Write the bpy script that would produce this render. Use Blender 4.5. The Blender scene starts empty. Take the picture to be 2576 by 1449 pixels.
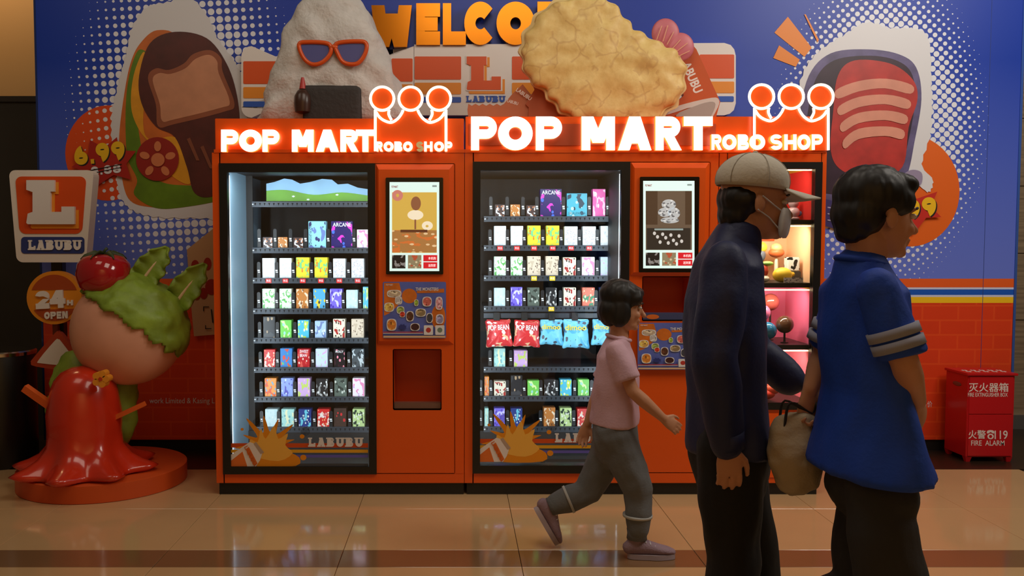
import bpy, bmesh, math, random
from mathutils import Vector, Matrix, noise
random.seed(7)
C = bpy.context.scene.collection
PI = math.pi

# ------------------------------------------------------------------ camera, world, lights, exposure
W, H, F = 2576, 1449, 2240.0
CX, CY = 1147.0, 724.5                       # principal column / row in the photograph
CAM = Vector((0.0, -4.89, 1.41))
TILT = math.atan(117.5 / F)                  # camera pitched slightly down
cd = bpy.data.cameras.new('camera'); cam = bpy.data.objects.new('camera', cd); C.objects.link(cam)
cd.sensor_fit = 'HORIZONTAL'; cd.sensor_width = 36.0; cd.lens = 36.0 * F / W
cd.shift_x = (W / 2 - CX) / W; cd.shift_y = 0.0
cd.clip_start = 0.05; cd.clip_end = 100
cam.location = CAM; cam.rotation_euler = (PI / 2 - TILT, 0, 0)
bpy.context.scene.camera = cam

vs = bpy.context.scene.view_settings
vs.view_transform = 'Standard'; vs.look = 'None'; vs.exposure = 0.0; vs.gamma = 1.0; vs.use_curve_mapping = False

wd = bpy.data.worlds.new('world'); bpy.context.scene.world = wd; wd.use_nodes = True
wd.node_tree.nodes['Background'].inputs[0].default_value = (1.0, 0.70, 0.42, 1)
wd.node_tree.nodes['Background'].inputs[1].default_value = 0.07

def area(name, loc, target, size, power, col, sy=None):
    l = bpy.data.lights.new(name, 'AREA'); l.energy = power; l.color = col; l.size = size
    if sy: l.shape = 'RECTANGLE'; l.size_y = sy
    o = bpy.data.objects.new(name, l); C.objects.link(o); o.location = loc
    o.rotation_euler = (Vector(target) - Vector(loc)).to_track_quat('-Z', 'Y').to_euler()
    return o
area('ceiling_light_right', (3.6, -1.6, 4.0), (3.0, 1.0, 1.4), 1.6, 74, (1.0, 0.92, 0.82))
area('ceiling_light_middle', (0.4, -2.2, 4.2), (0.3, 0.6, 1.0), 1.8, 34, (1.0, 0.88, 0.74))
area('ceiling_light_left', (-2.6, -1.6, 4.2), (-2.2, 0.7, 0.8), 1.4, 13, (1.0, 0.84, 0.66))
area('opposite_shop_light', (0.5, -7.0, 4.2), (0.5, -9.0, 2.2), 3.0, 120, (1.0, 0.80, 0.50))
area('corridor_downlight', (-3.6, 1.45, 4.0), (-3.5, 2.2, 2.6), 0.5, 9, (1.0, 0.62, 0.30))

# ------------------------------------------------------------------ pixel -> point helpers
ct, st = math.cos(TILT), math.sin(TILT)
def ray(px, py):
    a = (px - CX) / F; b = -(py - CY) / F
    return Vector((a, ct + b * st, -st + b * ct))
def P(px, py, Y):                            # point on the vertical plane y = Y
    d = ray(px, py); t = (Y - CAM.y) / d.y
    return CAM + d * t
def G(px, py, z=0.0):                        # point on the horizontal plane z
    d = ray(px, py); t = (z - CAM.z) / d.z
    return CAM + d * t
def XX(px, Y, py=800): return P(px, py, Y).x
def ZZ(py, Y): return P(CX, py, Y).z
def rect(px0, py0, px1, py1, Y):
    m = (py0 + py1) / 2
    return P(px0, m, Y).x, P(px1, m, Y).x, ZZ(py1, Y), ZZ(py0, Y)

# ------------------------------------------------------------------ materials
def lin(c): 
    c /= 255.0
    return c / 12.92 if c <= 0.04045 else ((c + 0.055) / 1.055) ** 2.4
def col(r, g, b): return (lin(r), lin(g), lin(b), 1)
class NT:
    def __init__(s, mat): s.t = mat.node_tree; s.n = s.t.nodes; s.l = s.t.links
    def new(s, k, **kw):
        n = s.n.new(k)
        for a, v in kw.items(): setattr(n, a, v)
        return n
    def m(s, op, a, b=0.0, c=0.0):
        n = s.n.new('ShaderNodeMath'); n.operation = op
        for i, v in enumerate((a, b, c)):
            if hasattr(v, 'links') or hasattr(v, 'is_linked'): s.l.new(v, n.inputs[i])
            else: n.inputs[i].default_value = v
        return n.outputs[0]
    def mix(s, f, a, b):
        n = s.n.new('ShaderNodeMix'); n.data_type = 'RGBA'
        for i, v in ((0, f), (6, a), (7, b)):
            if hasattr(v, 'is_linked'): s.l.new(v, n.inputs[i])
            else: n.inputs[i].default_value = v
        return n.outputs[2]
MATS = {}
def M(name, c, rough=0.5, metal=0.0, em=0.0, emc=None, bump=0.0, bs=40.0, var=0.0, vs_=8.0, trans=0.0, coat=0.0, wave=None):
    if name in MATS: return MATS[name]
    mt = bpy.data.materials.new(name); mt.use_nodes = True; MATS[name] = mt
    nt = NT(mt); b = nt.n['Principled BSDF']
    b.inputs['Base Color'].default_value = col(*c); b.inputs['Roughness'].default_value = rough
    b.inputs['Metallic'].default_value = metal; b.inputs['Coat Weight'].default_value = coat
    b.inputs['Transmission Weight'].default_value = trans
    if em:
        b.inputs['Emission Color'].default_value = col(*(emc or c)); b.inputs['Emission Strength'].default_value = em
    g = nt.new('ShaderNodeNewGeometry')
    if var:
        nz = nt.new('ShaderNodeTexNoise'); nz.inputs['Scale'].default_value = vs_; nz.inputs['Detail'].default_value = 4
        nt.l.new(g.outputs['Position'], nz.inputs['Vector'])
        d = tuple(max(0, v * (1 - var)) for v in c); e = tuple(min(255, v * (1 + var * 0.6)) for v in c)
        nt.l.new(nt.mix(nz.outputs[0], col(*d), col(*e)), b.inputs['Base Color'])
    if bump:
        nz = nt.new('ShaderNodeTexNoise'); nz.inputs['Scale'].default_value = bs; nz.inputs['Detail'].default_value = 3
        nt.l.new(g.outputs['Position'], nz.inputs['Vector'])
        bp = nt.new('ShaderNodeBump'); bp.inputs['Strength'].default_value = bump; bp.inputs['Distance'].default_value = 0.01
        nt.l.new(nz.outputs[0], bp.inputs['Height']); nt.l.new(bp.outputs[0], b.inputs['Normal'])
    return mt
def glass_mat(name, tint=(1, 1, 1), gloss=0.06):
    mt = bpy.data.materials.new(name); mt.use_nodes = True; MATS[name] = mt
    nt = NT(mt); out = nt.n['Material Output']
    tr = nt.new('ShaderNodeBsdfTransparent'); tr.inputs[0].default_value = (*tint, 1)
    gl = nt.new('ShaderNodeBsdfGlossy'); gl.inputs['Roughness'].default_value = 0.02
    fr = nt.new('ShaderNodeFresnel'); fr.inputs[0].default_value = 1.45
    mx = nt.new('ShaderNodeMixShader')
    nt.l.new(nt.m('MULTIPLY_ADD', fr.outputs[0], 0.8, gloss - 0.04), mx.inputs[0]); nt.l.new(tr.outputs[0], mx.inputs[1]); nt.l.new(gl.outputs[0], mx.inputs[2])
    nt.l.new(mx.outputs[0], out.inputs[0])
    return mt
def print_mat(name, base, c1, c2, scale, seed, em=0.0):
    """flat printed artwork: soft abstract patches of two inks on a base colour, laid out in the object's own box"""
    if name in MATS: return MATS[name]
    mt = bpy.data.materials.new(name); mt.use_nodes = True; MATS[name] = mt
    nt = NT(mt); b = nt.n['Principled BSDF']; b.inputs['Roughness'].default_value = 0.35
    tc = nt.new('ShaderNodeTexCoord'); mp = nt.new('ShaderNodeMapping'); mp.inputs['Location'].default_value = (seed * 3.7, 0, seed * 1.3)
    nt.l.new(tc.outputs['Generated'], mp.inputs[0])
    n1 = nt.new('ShaderNodeTexNoise'); n1.inputs['Scale'].default_value = scale; n1.inputs['Detail'].default_value = 1.5
    n2 = nt.new('ShaderNodeTexVoronoi'); n2.inputs['Scale'].default_value = scale * 1.3
    nt.l.new(mp.outputs[0], n1.inputs['Vector']); nt.l.new(mp.outputs[0], n2.inputs['Vector'])
    f1 = nt.m('GREATER_THAN', n1.outputs[0], 0.56); f2 = nt.m('LESS_THAN', n2.outputs['Distance'], 0.27)
    o = nt.mix(f2, nt.mix(f1, col(*base), col(*c1)), col(*c2))
    nt.l.new(o, b.inputs['Base Color'])
    if em:
        nt.l.new(o, b.inputs['Emission Color']); b.inputs['Emission Strength'].default_value = em
    return mt

# ------------------------------------------------------------------ object helpers
def tag(o, label=None, cat=None, group=None, kind=None):
    if label: o['label'] = label
    if cat: o['category'] = cat
    if group: o['group'] = group
    if kind: o['kind'] = kind
    return o
def thing(name, loc, label, cat, group=None):
    o = bpy.data.objects.new(name, None); C.objects.link(o); o.location = loc; o.empty_display_size = 0.1
    return tag(o, label, cat, group)
def link(name, me, mat, parent=None):
    o = bpy.data.objects.new(name, me); C.objects.link(o)
    if mat is not None:
        for mm in (mat if isinstance(mat, (list, tuple)) else [mat]): me.materials.append(mm)
    if parent is not None:
        o.parent = parent
        if parent.type == 'EMPTY': o.matrix_parent_inverse = Matrix.Translation(parent.location).inverted()   # meshes are modelled in world coordinates
    return o
def mesh_of(bm, name='mesh', smooth=None, recalc=True):
    if recalc: bmesh.ops.recalc_face_normals(bm, faces=bm.faces)
    me = bpy.data.meshes.new(name); bm.to_mesh(me); bm.free()
    if smooth is not None:
        me.polygons.foreach_set('use_smooth', [True] * len(me.polygons))
        if smooth < 3: me.set_sharp_from_angle(angle=smooth)
    return me
def bbox(bm, x0, x1, y0, y1, z0, z1, bevel=0.0):
    r = bmesh.ops.create_cube(bm, size=1.0)
    for v in r['verts']:
        v.co = Vector((x0 + (v.co.x + .5) * (x1 - x0), y0 + (v.co.y + .5) * (y1 - y0), z0 + (v.co.z + .5) * (z1 - z0)))
    if bevel:
        es = list({e for v in r['verts'] for e in v.link_edges})
        bmesh.ops.bevel(bm, geom=es, offset=bevel, segments=2, affect='EDGES')
def box(name, x0, x1, y0, y1, z0, z1, mat, parent=None, bevel=0.0):
    bm = bmesh.new(); bbox(bm, x0, x1, y0, y1, z0, z1, bevel)
    return link(name, mesh_of(bm, name, 0.6 if bevel else None), mat, parent)
def boxes(name, lst, mat, parent=None, bevel=0.0):
    bm = bmesh.new()
    for b in lst: bbox(bm, *b, bevel)
    return link(name, mesh_of(bm, name, 0.6 if bevel else None), mat, parent)
def spline(pts, n=6, closed=True):
    out = []; N = len(pts)
    for i in range(N if closed else N - 1):
        p = [pts[(i + k - 1) % N] if closed else pts[min(max(i + k - 1, 0), N - 1)] for k in range(4)]
        for j in range(n):
            t = j / n
            out.append(tuple(0.5 * ((2 * p[1][a]) + (-p[0][a] + p[2][a]) * t + (2 * p[0][a] - 5 * p[1][a] + 4 * p[2][a] - p[3][a]) * t * t + (-p[0][a] + 3 * p[1][a] - 3 * p[2][a] + p[3][a]) * t ** 3) for a in range(len(p[1]))))
    if not closed: out.append(tuple(pts[-1]))
    return out
def scallop(pts, amp, n_between=1):
    """bumpy edge: push every other point of a closed outline outwards"""
    cx = sum(p[0] for p in pts) / len(pts); cy = sum(p[1] for p in pts) / len(pts); out = []
    for i, p in enumerate(pts):
        d = math.hypot(p[0] - cx, p[1] - cy); k = amp if i % 2 else 0
        out.append((p[0] + (p[0] - cx) / d * k, p[1] + (p[1] - cy) / d * k))
    return out
def slab(bm, pts3, th):
    """closed planar outline (front) extruded to +y by th"""
    f = [bm.verts.new(p) for p in pts3]; b = [bm.verts.new((p[0], p[1] + th, p[2])) for p in pts3]
    n = len(f); fc = bm.faces.new(f); bk = bm.faces.new(list(reversed(b)))
    for i in range(n):
        bm.faces.new((f[i], b[i], b[(i + 1) % n], f[(i + 1) % n]))
    fc.normal_update(); bk.normal_update(); bmesh.ops.triangulate(bm, faces=[fc, bk], ngon_method='EAR_CLIP')
def poly(name, pts, Y, th, mat, parent=None):
    """outline given in photo pixels, stood on the plane y = Y, th thick towards the back"""
    bm = bmesh.new(); slab(bm, [P(x, y, Y) for x, y in pts], th)
    return link(name, mesh_of(bm, name), mat, parent)
def polys(name, lst, Y, th, mat, parent=None):
    bm = bmesh.new()
    for pts in lst: slab(bm, [P(x, y, Y) for x, y in pts], th)
    return link(name, mesh_of(bm, name), mat, parent)
def ell(cx, cy, rx, ry, n=28, a0=0.0, rot=0.0):
    o = []
    for i in range(n):
        a = a0 + 2 * PI * i / n; x = rx * math.cos(a); y = ry * math.sin(a)
        o.append((cx + x * math.cos(rot) - y * math.sin(rot), cy + x * math.sin(rot) + y * math.cos(rot)))
    return o
def rrect(x0, y0, x1, y1, r, n=5):
    o = []
    for cx, cy, a in ((x1 - r, y1 - r, 0), (x0 + r, y1 - r, PI / 2), (x0 + r, y0 + r, PI), (x1 - r, y0 + r, 3 * PI / 2)):
        for i in range(n + 1): o.append((cx + r * math.cos(a + PI / 2 * i / n), cy + r * math.sin(a + PI / 2 * i / n)))
    return o
def Rr(x0, y0, x1, y1): return [(x0, y0), (x1, y0), (x1, y1), (x0, y1)]
def tube(bm, pts, rad, seg=10, closed=False, side=None):
    """swept tube; rad number / list; entries may be (ra, rb) with ra measured along `side`"""
    n = len(pts); pts = [Vector(p) for p in pts]; rings = []; prev = None
    for i in range(n):
        a = pts[(i - 1) % n] if closed else pts[max(i - 1, 0)]; b = pts[(i + 1) % n] if closed else pts[min(i + 1, n - 1)]
        t = (b - a).normalized()
        if side is not None: u = Vector(side) - t * Vector(side).dot(t)
        elif prev is None: u = t.orthogonal()
        else: u = prev - t * prev.dot(t)
        u.normalize(); prev = u; v = t.cross(u)
        r = rad[i] if isinstance(rad, (list, tuple)) and not isinstance(rad, Vector) else rad
        ra, rb = r if isinstance(r, (tuple, list)) else (r, r)
        rings.append([bm.verts.new(pts[i] + u * ra * math.cos(2 * PI * k / seg) + v * rb * math.sin(2 * PI * k / seg)) for k in range(seg)])
    for i in range(n if closed else n - 1):
        A, B = rings[i], rings[(i + 1) % n]
        for k in range(seg): bm.faces.new((A[k], A[(k + 1) % seg], B[(k + 1) % seg], B[k]))
    if not closed: bm.faces.new(list(reversed(rings[0]))); bm.faces.new(rings[-1])
def lathe(name, prof, c, mat, parent=None, seg=40, smooth=0.7, mod=None):
    """profile [(r, z)] about a vertical axis through c; mod(theta, r, z) -> r, z"""
    bm = bmesh.new(); rings = []
    for r, z in prof:
        ring = []
        for k in range(seg):
            a = 2 * PI * k / seg; rr, zz = mod(a, r, z) if mod else (r, z)
            ring.append(bm.verts.new((c[0] + rr * math.cos(a), c[1] + rr * math.sin(a), c[2] + zz)))
        rings.append(ring)
    for A, B in zip(rings, rings[1:]):
        for k in range(seg): bm.faces.new((A[k], A[(k + 1) % seg], B[(k + 1) % seg], B[k]))
    bm.faces.new(list(reversed(rings[0]))); bm.faces.new(rings[-1])
    return link(name, mesh_of(bm, name, smooth), mat, parent)
def puff(name, pts, Y, front, back, mat, parent=None, rings=9, bumps=0.0, bscale=20.0, p=2.0):
    """rounded relief body with the given outline (photo pixels) in plane Y"""
    o3 = [P(x, y, Y) for x, y in pts]; n = len(o3); c = sum(o3, Vector()) / n; bm = bmesh.new(); R = []
    for k in range(-rings, rings + 1):
        a = k / (rings + 0.35) * PI / 2; s = abs(math.cos(a)) ** (2 / p); d = math.sin(abs(a)) ** (2 / p)
        y = -front * d if k > 0 else back * d
        R.append([bm.verts.new((c.x + (q.x - c.x) * s, Y + y, c.z + (q.z - c.z) * s)) for q in o3])
    for A, B in zip(R, R[1:]):
        for k in range(n): bm.faces.new((A[k], A[(k + 1) % n], B[(k + 1) % n], B[k]))
    bm.faces.new(list(reversed(R[0]))); bm.faces.new(R[-1])
    bmesh.ops.recalc_face_normals(bm, faces=bm.faces); bm.normal_update()
    if bumps:
        for v in bm.verts: v.co += v.normal * bumps * noise.noise(v.co * bscale)
    return link(name, mesh_of(bm, name, 4), mat, parent)
def ball(bm, c, r, rot=None, seg=20):
    m = Matrix.Translation(Vector(c)) @ (rot.to_4x4() if rot else Matrix.Identity(4)) @ Matrix.Diagonal((*r, 1))
    bmesh.ops.create_uvsphere(bm, u_segments=seg, v_segments=max(8, seg * 2 // 3), radius=1.0, matrix=m)

# ------------------------------------------------------------------ lettering
def glyph(ch, t, slab_=False):
    """list of convex pieces in a 0..1 x 0..1 box (stroke weight t), later stretched to the letter's rectangle"""
    q = []; lay = [0]
    def R(x0, y0, x1, y1): lay[0] += 1; q.append((lay[0], [(x0, y0), (x1, y0), (x1, y1), (x0, y1)]))
    def D(x0, y0, x1, y1, w): lay[0] += 1; q.append((lay[0], [(x0 - w / 2, y0), (x0 + w / 2, y0), (x1 + w / 2, y1), (x1 - w / 2, y1)]))
    def A(cx, cy, rx, ry, a0, a1, n=16, tx=None, ty=None):
        tx = t if tx is None else tx; ty = t if ty is None else ty; lay[0] += 1
        for i in range(n):
            u = math.radians(a0 + (a1 - a0) * i / n); v = math.radians(a0 + (a1 - a0) * (i + 1) / n)
            q.append((lay[0], [(cx + rx * math.cos(u), cy + ry * math.sin(u)), (cx + rx * math.cos(v), cy + ry * math.sin(v)),
                      (cx + (rx - tx) * math.cos(v), cy + (ry - ty) * math.sin(v)), (cx + (rx - tx) * math.cos(u), cy + (ry - ty) * math.sin(u))]))
    h = t * 0.9
    def bowl(y0, y1, x1=1.0):
        r = (y1 - y0) / 2; xr = min(r * 1.25, x1 * 0.6)
        R(0, y1 - h, x1 - xr, y1); R(0, y0, x1 - xr, y0 + h); A(x1 - xr, (y0 + y1) / 2, xr, r, -90, 90, 12, t, h)
    if ch in 'PRB': R(0, 0, t, 1)
    if ch == 'P': bowl(0.34, 1)
    elif ch == 'R': bowl(0.38, 1, .95); D(0.52, 0.42, 1 - t * .62, 0, t * 1.25)
    elif ch == 'B': bowl(0.48, 1, 0.93); bowl(0, 0.56)
    elif ch == 'O' or ch == '0': A(.5, .5, .5, .5, 0, 360, 36)
    elif ch == 'C': A(.52, .5, .52, .5, 42, 318, 28)
    elif ch == 'M': R(0, 0, t * .85, 1); R(1 - t * .85, 0, 1, 1); D(t * .6, 1, .5, .22, t * 1.1); D(1 - t * .6, 1, .5, .22, t * 1.1)
    elif ch == 'N': R(0, 0, t, 1); R(1 - t, 0, 1, 1); D(t * .6, 1, 1 - t * .6, 0, t * 1.2)
    elif ch == 'A': D(t * .55, 0, .5, 1, t * 1.1); D(1 - t * .55, 0, .5, 1, t * 1.1); R(.25, .2, .75, .2 + h * .9)
    elif ch == 'V': D(t * .55, 1, .5, 0, t * 1.1); D(1 - t * .55, 1, .5, 0, t * 1.1)
    elif ch == 'W': D(t * .45, 1, .28, 0, t * .9); D(.5, .8, .28, 0, t * .9); D(.5, .8, .72, 0, t * .9); D(1 - t * .45, 1, .72, 0, t * .9)
    elif ch == 'T': R(0, 1 - h, 1, 1); R(.5 - t / 2, 0, .5 + t / 2, 1)
    elif ch == 'H': R(0, 0, t, 1); R(1 - t, 0, 1, 1); R(0, .5 - h / 2, 1, .5 + h / 2)
    elif ch == 'L': R(0, 0, t, 1); R(0, 0, 1, h)
    elif ch == 'E': R(0, 0, t, 1); R(0, 0, 1, h); R(0, 1 - h, 1, 1); R(0, .5 - h / 2, .9, .5 + h / 2)
    elif ch == 'U': R(0, .45, t, 1); R(1 - t, .45, 1, 1); A(.5, .45, .5, .45, 180, 360, 18)
    elif ch == 'S': ry = (1 + h) / 4; A(.5, 1 - ry, .5, ry, 25, 270, 18, t, h); A(.5, ry, .5, ry, -155, 90, 18, t, h)
    elif ch == '8': ry = (1 + h) / 4; A(.5, 1 - ry, .44, ry, 0, 360, 22, t, h); A(.5, ry, .5, ry, 0, 360, 22, t, h)
    elif ch == '9': A(.5, .66, .5, .34, 0, 360, 22, t, h); A(.2, .66, .8, .66, -72, 0, 10, t, h)
    elif ch == '6': A(.5, .34, .5, .34, 0, 360, 22, t, h); A(.8, .34, .8, .66, 108, 180, 10, t, h)
    elif ch == '2': A(.5, .68, .5, .32, -20, 170, 16, t, h); D(.8, .55, .3, h * .8, t * 1.5); R(0, 0, 1, h)
    elif ch == '4': D(.62, 1, .12, .3, t * 1.1); R(0, .22, 1, .22 + h); R(.62 - t * .3, 0, .62 + t * .75, 1)
    elif ch == '1': R(.5 - t / 2, 0, .5 + t / 2, 1); D(.5, 1, .2, .72, t)
    elif ch == '.': R(.1, 0, .9, .9)
    if slab_:
        s = .15; e = .13
        if ch == 'L': R(-e, 1 - s, t + e, 1); R(-e, 0, t, s); R(1 - t * .7, 0, 1, .42)
        elif ch == 'A': R(-e * .6, 0, t * 1.1 + e * .6, s); R(1 - t * 1.1 - e * .6, 0, 1 + e * .6, s); R(.2, 1 - s, .6, 1)
        elif ch == 'B': R(-e, 0, t, s); R(-e, 1 - s, t, 1)
        elif ch == 'U': R(-e, 1 - s, t + e, 1); R(1 - t - e, 1 - s, 1 + e, 1)
    return q
def letter(name, ch, r, Y, depth, mats, parent, t=0.3, slab_=False, rot=0.0, pivot=None, lab=None):
    """one raised letter filling the photo rectangle r on plane Y; mats = [face] or [face, side]"""
    x0, y0, x1, y1 = r; bm = bmesh.new(); asp = (y1 - y0) / max(1e-6, x1 - x0)
    cr, sr = math.cos(rot), math.sin(rot); pc = pivot or ((x0 + x1) / 2, (y0 + y1) / 2)
    for ly, pc_ in glyph(ch, t, slab_):
        pts = []; Yl = Y - min(.0004, depth * .12) * ly      # strokes lie a hair above one another
        for u, v in pc_:
            a = x0 + u * (x1 - x0) - pc[0]; b = y1 - v * (y1 - y0) - pc[1]
            pts.append(P(pc[0] + a * cr - b * sr, pc[1] + a * sr + b * cr, Yl))
        f = [bm.verts.new(p) for p in pts]; k = [bm.verts.new((p.x, p.y + depth, p.z)) for p in pts]; n = len(f)
        bm.faces.new(f); bm.faces.new(list(reversed(k)))
        for i in range(n):
            fc = bm.faces.new((f[i], k[i], k[(i + 1) % n], f[(i + 1) % n])); fc.material_index = len(mats) - 1
    o = link(name, mesh_of(bm, name), mats, parent)
    if lab: o['label'] = lab
    return o
def word(text, x0, y0, x1, y1, Y, depth, mats, parent, t=0.3, slab_=False, gap=0.16, rot=0.0, name='letter', joined=False):
    wd_ = {'.': .32, ' ': .45, 'M': 1.25, 'W': 1.35, '1': .6, 'L': .9, 'E': .85}
    ws = [wd_.get(c, 1.0) for c in text]; tot = sum(ws) + gap * (len(text) - 1); k = (x1 - x0) / tot; x = x0; out = []
    for c, w in zip(text, ws):
        if c == '.': out.append(letter(name, c, (x, y1 - (y1 - y0) * .26, x + w * k, y1), Y, depth, mats, parent, t, False, rot, ((x0 + x1) / 2, (y0 + y1) / 2)))
        elif c != ' ': out.append(letter(name, c, (x, y0, x + w * k, y1), Y, depth, mats, parent, t, slab_, rot, ((x0 + x1) / 2, (y0 + y1) / 2)))
        x += (w + gap) * k
    return out
TXT = {}
def text(name, s, x0, y0, x1, y1, Y, mat, parent, bold=0.0, th=0.0006, rot=0.0):
    """small flat print in the built-in typeface stretched to a photo rectangle"""
    if (s, bold) not in TXT:
        c = bpy.data.curves.new('t', 'FONT'); c.body = s; c.offset = bold; c.resolution_u = 3
        o = bpy.data.objects.new('t', c); C.objects.link(o); dg = bpy.context.evaluated_depsgraph_get()
        me = bpy.data.meshes.new_from_object(o.evaluated_get(dg)); bpy.data.objects.remove(o)
        vs2 = [(v.co.x, v.co.y) for v in me.vertices]; fs = [tuple(p.vertices) for p in me.polygons]
        a0 = min(v[0] for v in vs2); a1 = max(v[0] for v in vs2); b0 = min(v[1] for v in vs2); b1 = max(v[1] for v in vs2)
        TXT[(s, bold)] = ([((a - a0) / (a1 - a0), (b - b0) / max(1e-6, b1 - b0)) for a, b in vs2], fs)
    vs2, fs = TXT[(s, bold)]; cx, cy = (x0 + x1) / 2, (y0 + y1) / 2; cr, sr = math.cos(rot), math.sin(rot); pts = []
    for u, v in vs2:
        a = x0 + u * (x1 - x0) - cx; b = y1 - v * (y1 - y0) - cy
        pts.append(P(cx + a * cr - b * sr, cy + a * sr + b * cr, Y))
    me = bpy.data.meshes.new(name); me.from_pydata([tuple(p) for p in pts], [], fs)
    return link(name, me, mat, parent)
# ------------------------------------------------------------------ the setting: floor, walls, printed backdrop
YW = 1.05                                     # front of the printed backdrop
def struct(o): o['kind'] = 'structure'; return o
grout = M('dark tile joint', (58, 42, 28), 0.8)
def tile_mat(name, c, rough):
    m = M(name, c, rough, var=0.10, vs_=1.3, bump=0.02, bs=3.0); m.node_tree.nodes['Principled BSDF'].inputs['Specular IOR Level'].default_value = 0.75; return m
t_light = tile_mat('polished beige tile', (208, 170, 122), 0.09)
t_dark = tile_mat('polished brown border tile', (134, 98, 66), 0.11)
floor = struct(box('floor', -5.2, 5.6, -6.0, 0.565, -0.06, -0.012, grout))
floor['label'] = 'polished beige tile floor with a brown border strip'
PITCH = 0.8; XS = -1.314
Y0 = 0.557; Ys = [(Y0, Y0 - .815, 0), (Y0 - .815, -0.885, 0), (-0.885, -1.10, 1)]
y = -1.10
while y > -5.5: Ys.append((y, y - 0.8, 0)); y -= 0.8
TM = {}
for (ya, yb, dk) in Ys:
    key = (round(ya - yb, 3), dk)
    if key not in TM:
        bm = bmesh.new(); bbox(bm, 0.0012, PITCH - 0.0012, -(ya - yb) + 0.0012, -0.0012, -0.012, 0.0)
        bmesh.ops.bevel(bm, geom=[e for e in bm.edges if all(v.co.z > -1e-4 for v in e.verts)], offset=0.0012, segments=1, affect='EDGES')
        TM[key] = mesh_of(bm, 'tile'); TM[key].materials.append(t_dark if dk else t_light)
    for i in range(-4, 6):
        o = bpy.data.objects.new('tile', TM[key]); C.objects.link(o); o.parent = floor; o.location = (XS + i * PITCH, ya, 0)
struct(box('floor_dark_strip', -6.0, 6.5, 0.565, 3.0, -0.06, 0.0, M('dark stained floor boards', (44, 30, 20), 0.35, var=0.4, vs_=3.0)))['label'] = 'dark brown floor strip running under the printed wall'

# corridor wall, dark doorway panel (left), wood wall (right)
struct(box('wall_left', -6.0, -2.2, 2.1, 2.2, 0.0, 4.6, M('warm beige plaster', (205, 170, 120), 0.85, bump=0.05, bs=30)))['label'] = 'warm beige plastered wall beyond the backdrop'
struct(box('wall_front', -7.0, 8.0, -9.1, -9.0, 0.0, 4.8, M('warm beige plaster', (205, 170, 120), 0.85, bump=0.05, bs=30)))['label'] = 'beige wall across the corridor, seen only in reflections'
dz = ZZ(249, 1.6)
door = struct(boxes('door_1', [(-6.0, XX(118, 1.6), 1.55, 1.65, 0, dz)], M('dark brown door panel', (46, 42, 34), 0.6, var=0.2, vs_=3)))
door['label'] = 'dark panel door at the left edge'
box('door_head', -6.0, XX(118, 1.6), 1.53, 1.66, dz - 0.03, dz + 0.01, M('door head trim', (40, 34, 28), 0.5), door)
def wood():
    mt = bpy.data.materials.new('grey brown wood veneer'); mt.use_nodes = True; nt = NT(mt); b = nt.n['Principled BSDF']; b.inputs['Roughness'].default_value = 0.45
    g = nt.new('ShaderNodeNewGeometry'); mp = nt.new('ShaderNodeMapping'); mp.inputs['Scale'].default_value = (1.2, 1, 22)
    nt.l.new(g.outputs['Position'], mp.inputs[0]); nz = nt.new('ShaderNodeTexNoise'); nz.inputs['Scale'].default_value = 2.2; nz.inputs['Detail'].default_value = 5
    nt.l.new(mp.outputs[0], nz.inputs['Vector']); nt.l.new(nt.mix(nz.outputs[0], col(70, 58, 44), col(176, 154, 124)), b.inputs['Base Color']); return mt
wood_m = wood()
wr = struct(box('wall_right', 3.5, 6.5, 1.78, 1.9, 0.0, 4.6, M('wall core', (90, 78, 62), 0.8))); wr['label'] = 'grey brown wood veneer wall at the right edge'
zz = 0.10
for k, hgt in enumerate((0.72, 0.5, 0.5, 0.5, 0.5, 0.5, 0.5)):
    box('wood_panel', 3.55, 6.4, 1.765, 1.781, zz + 0.003, zz + hgt - 0.003, wood_m, wr, 0.001); zz += hgt
struct(box('baseboard_right', 3.5, 6.5, 1.74, 1.79, 0.0, 0.105, M('brushed steel baseboard', (150, 150, 152), 0.35, 0.8)))['label'] = 'grey metal baseboard under the wood wall'

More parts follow.
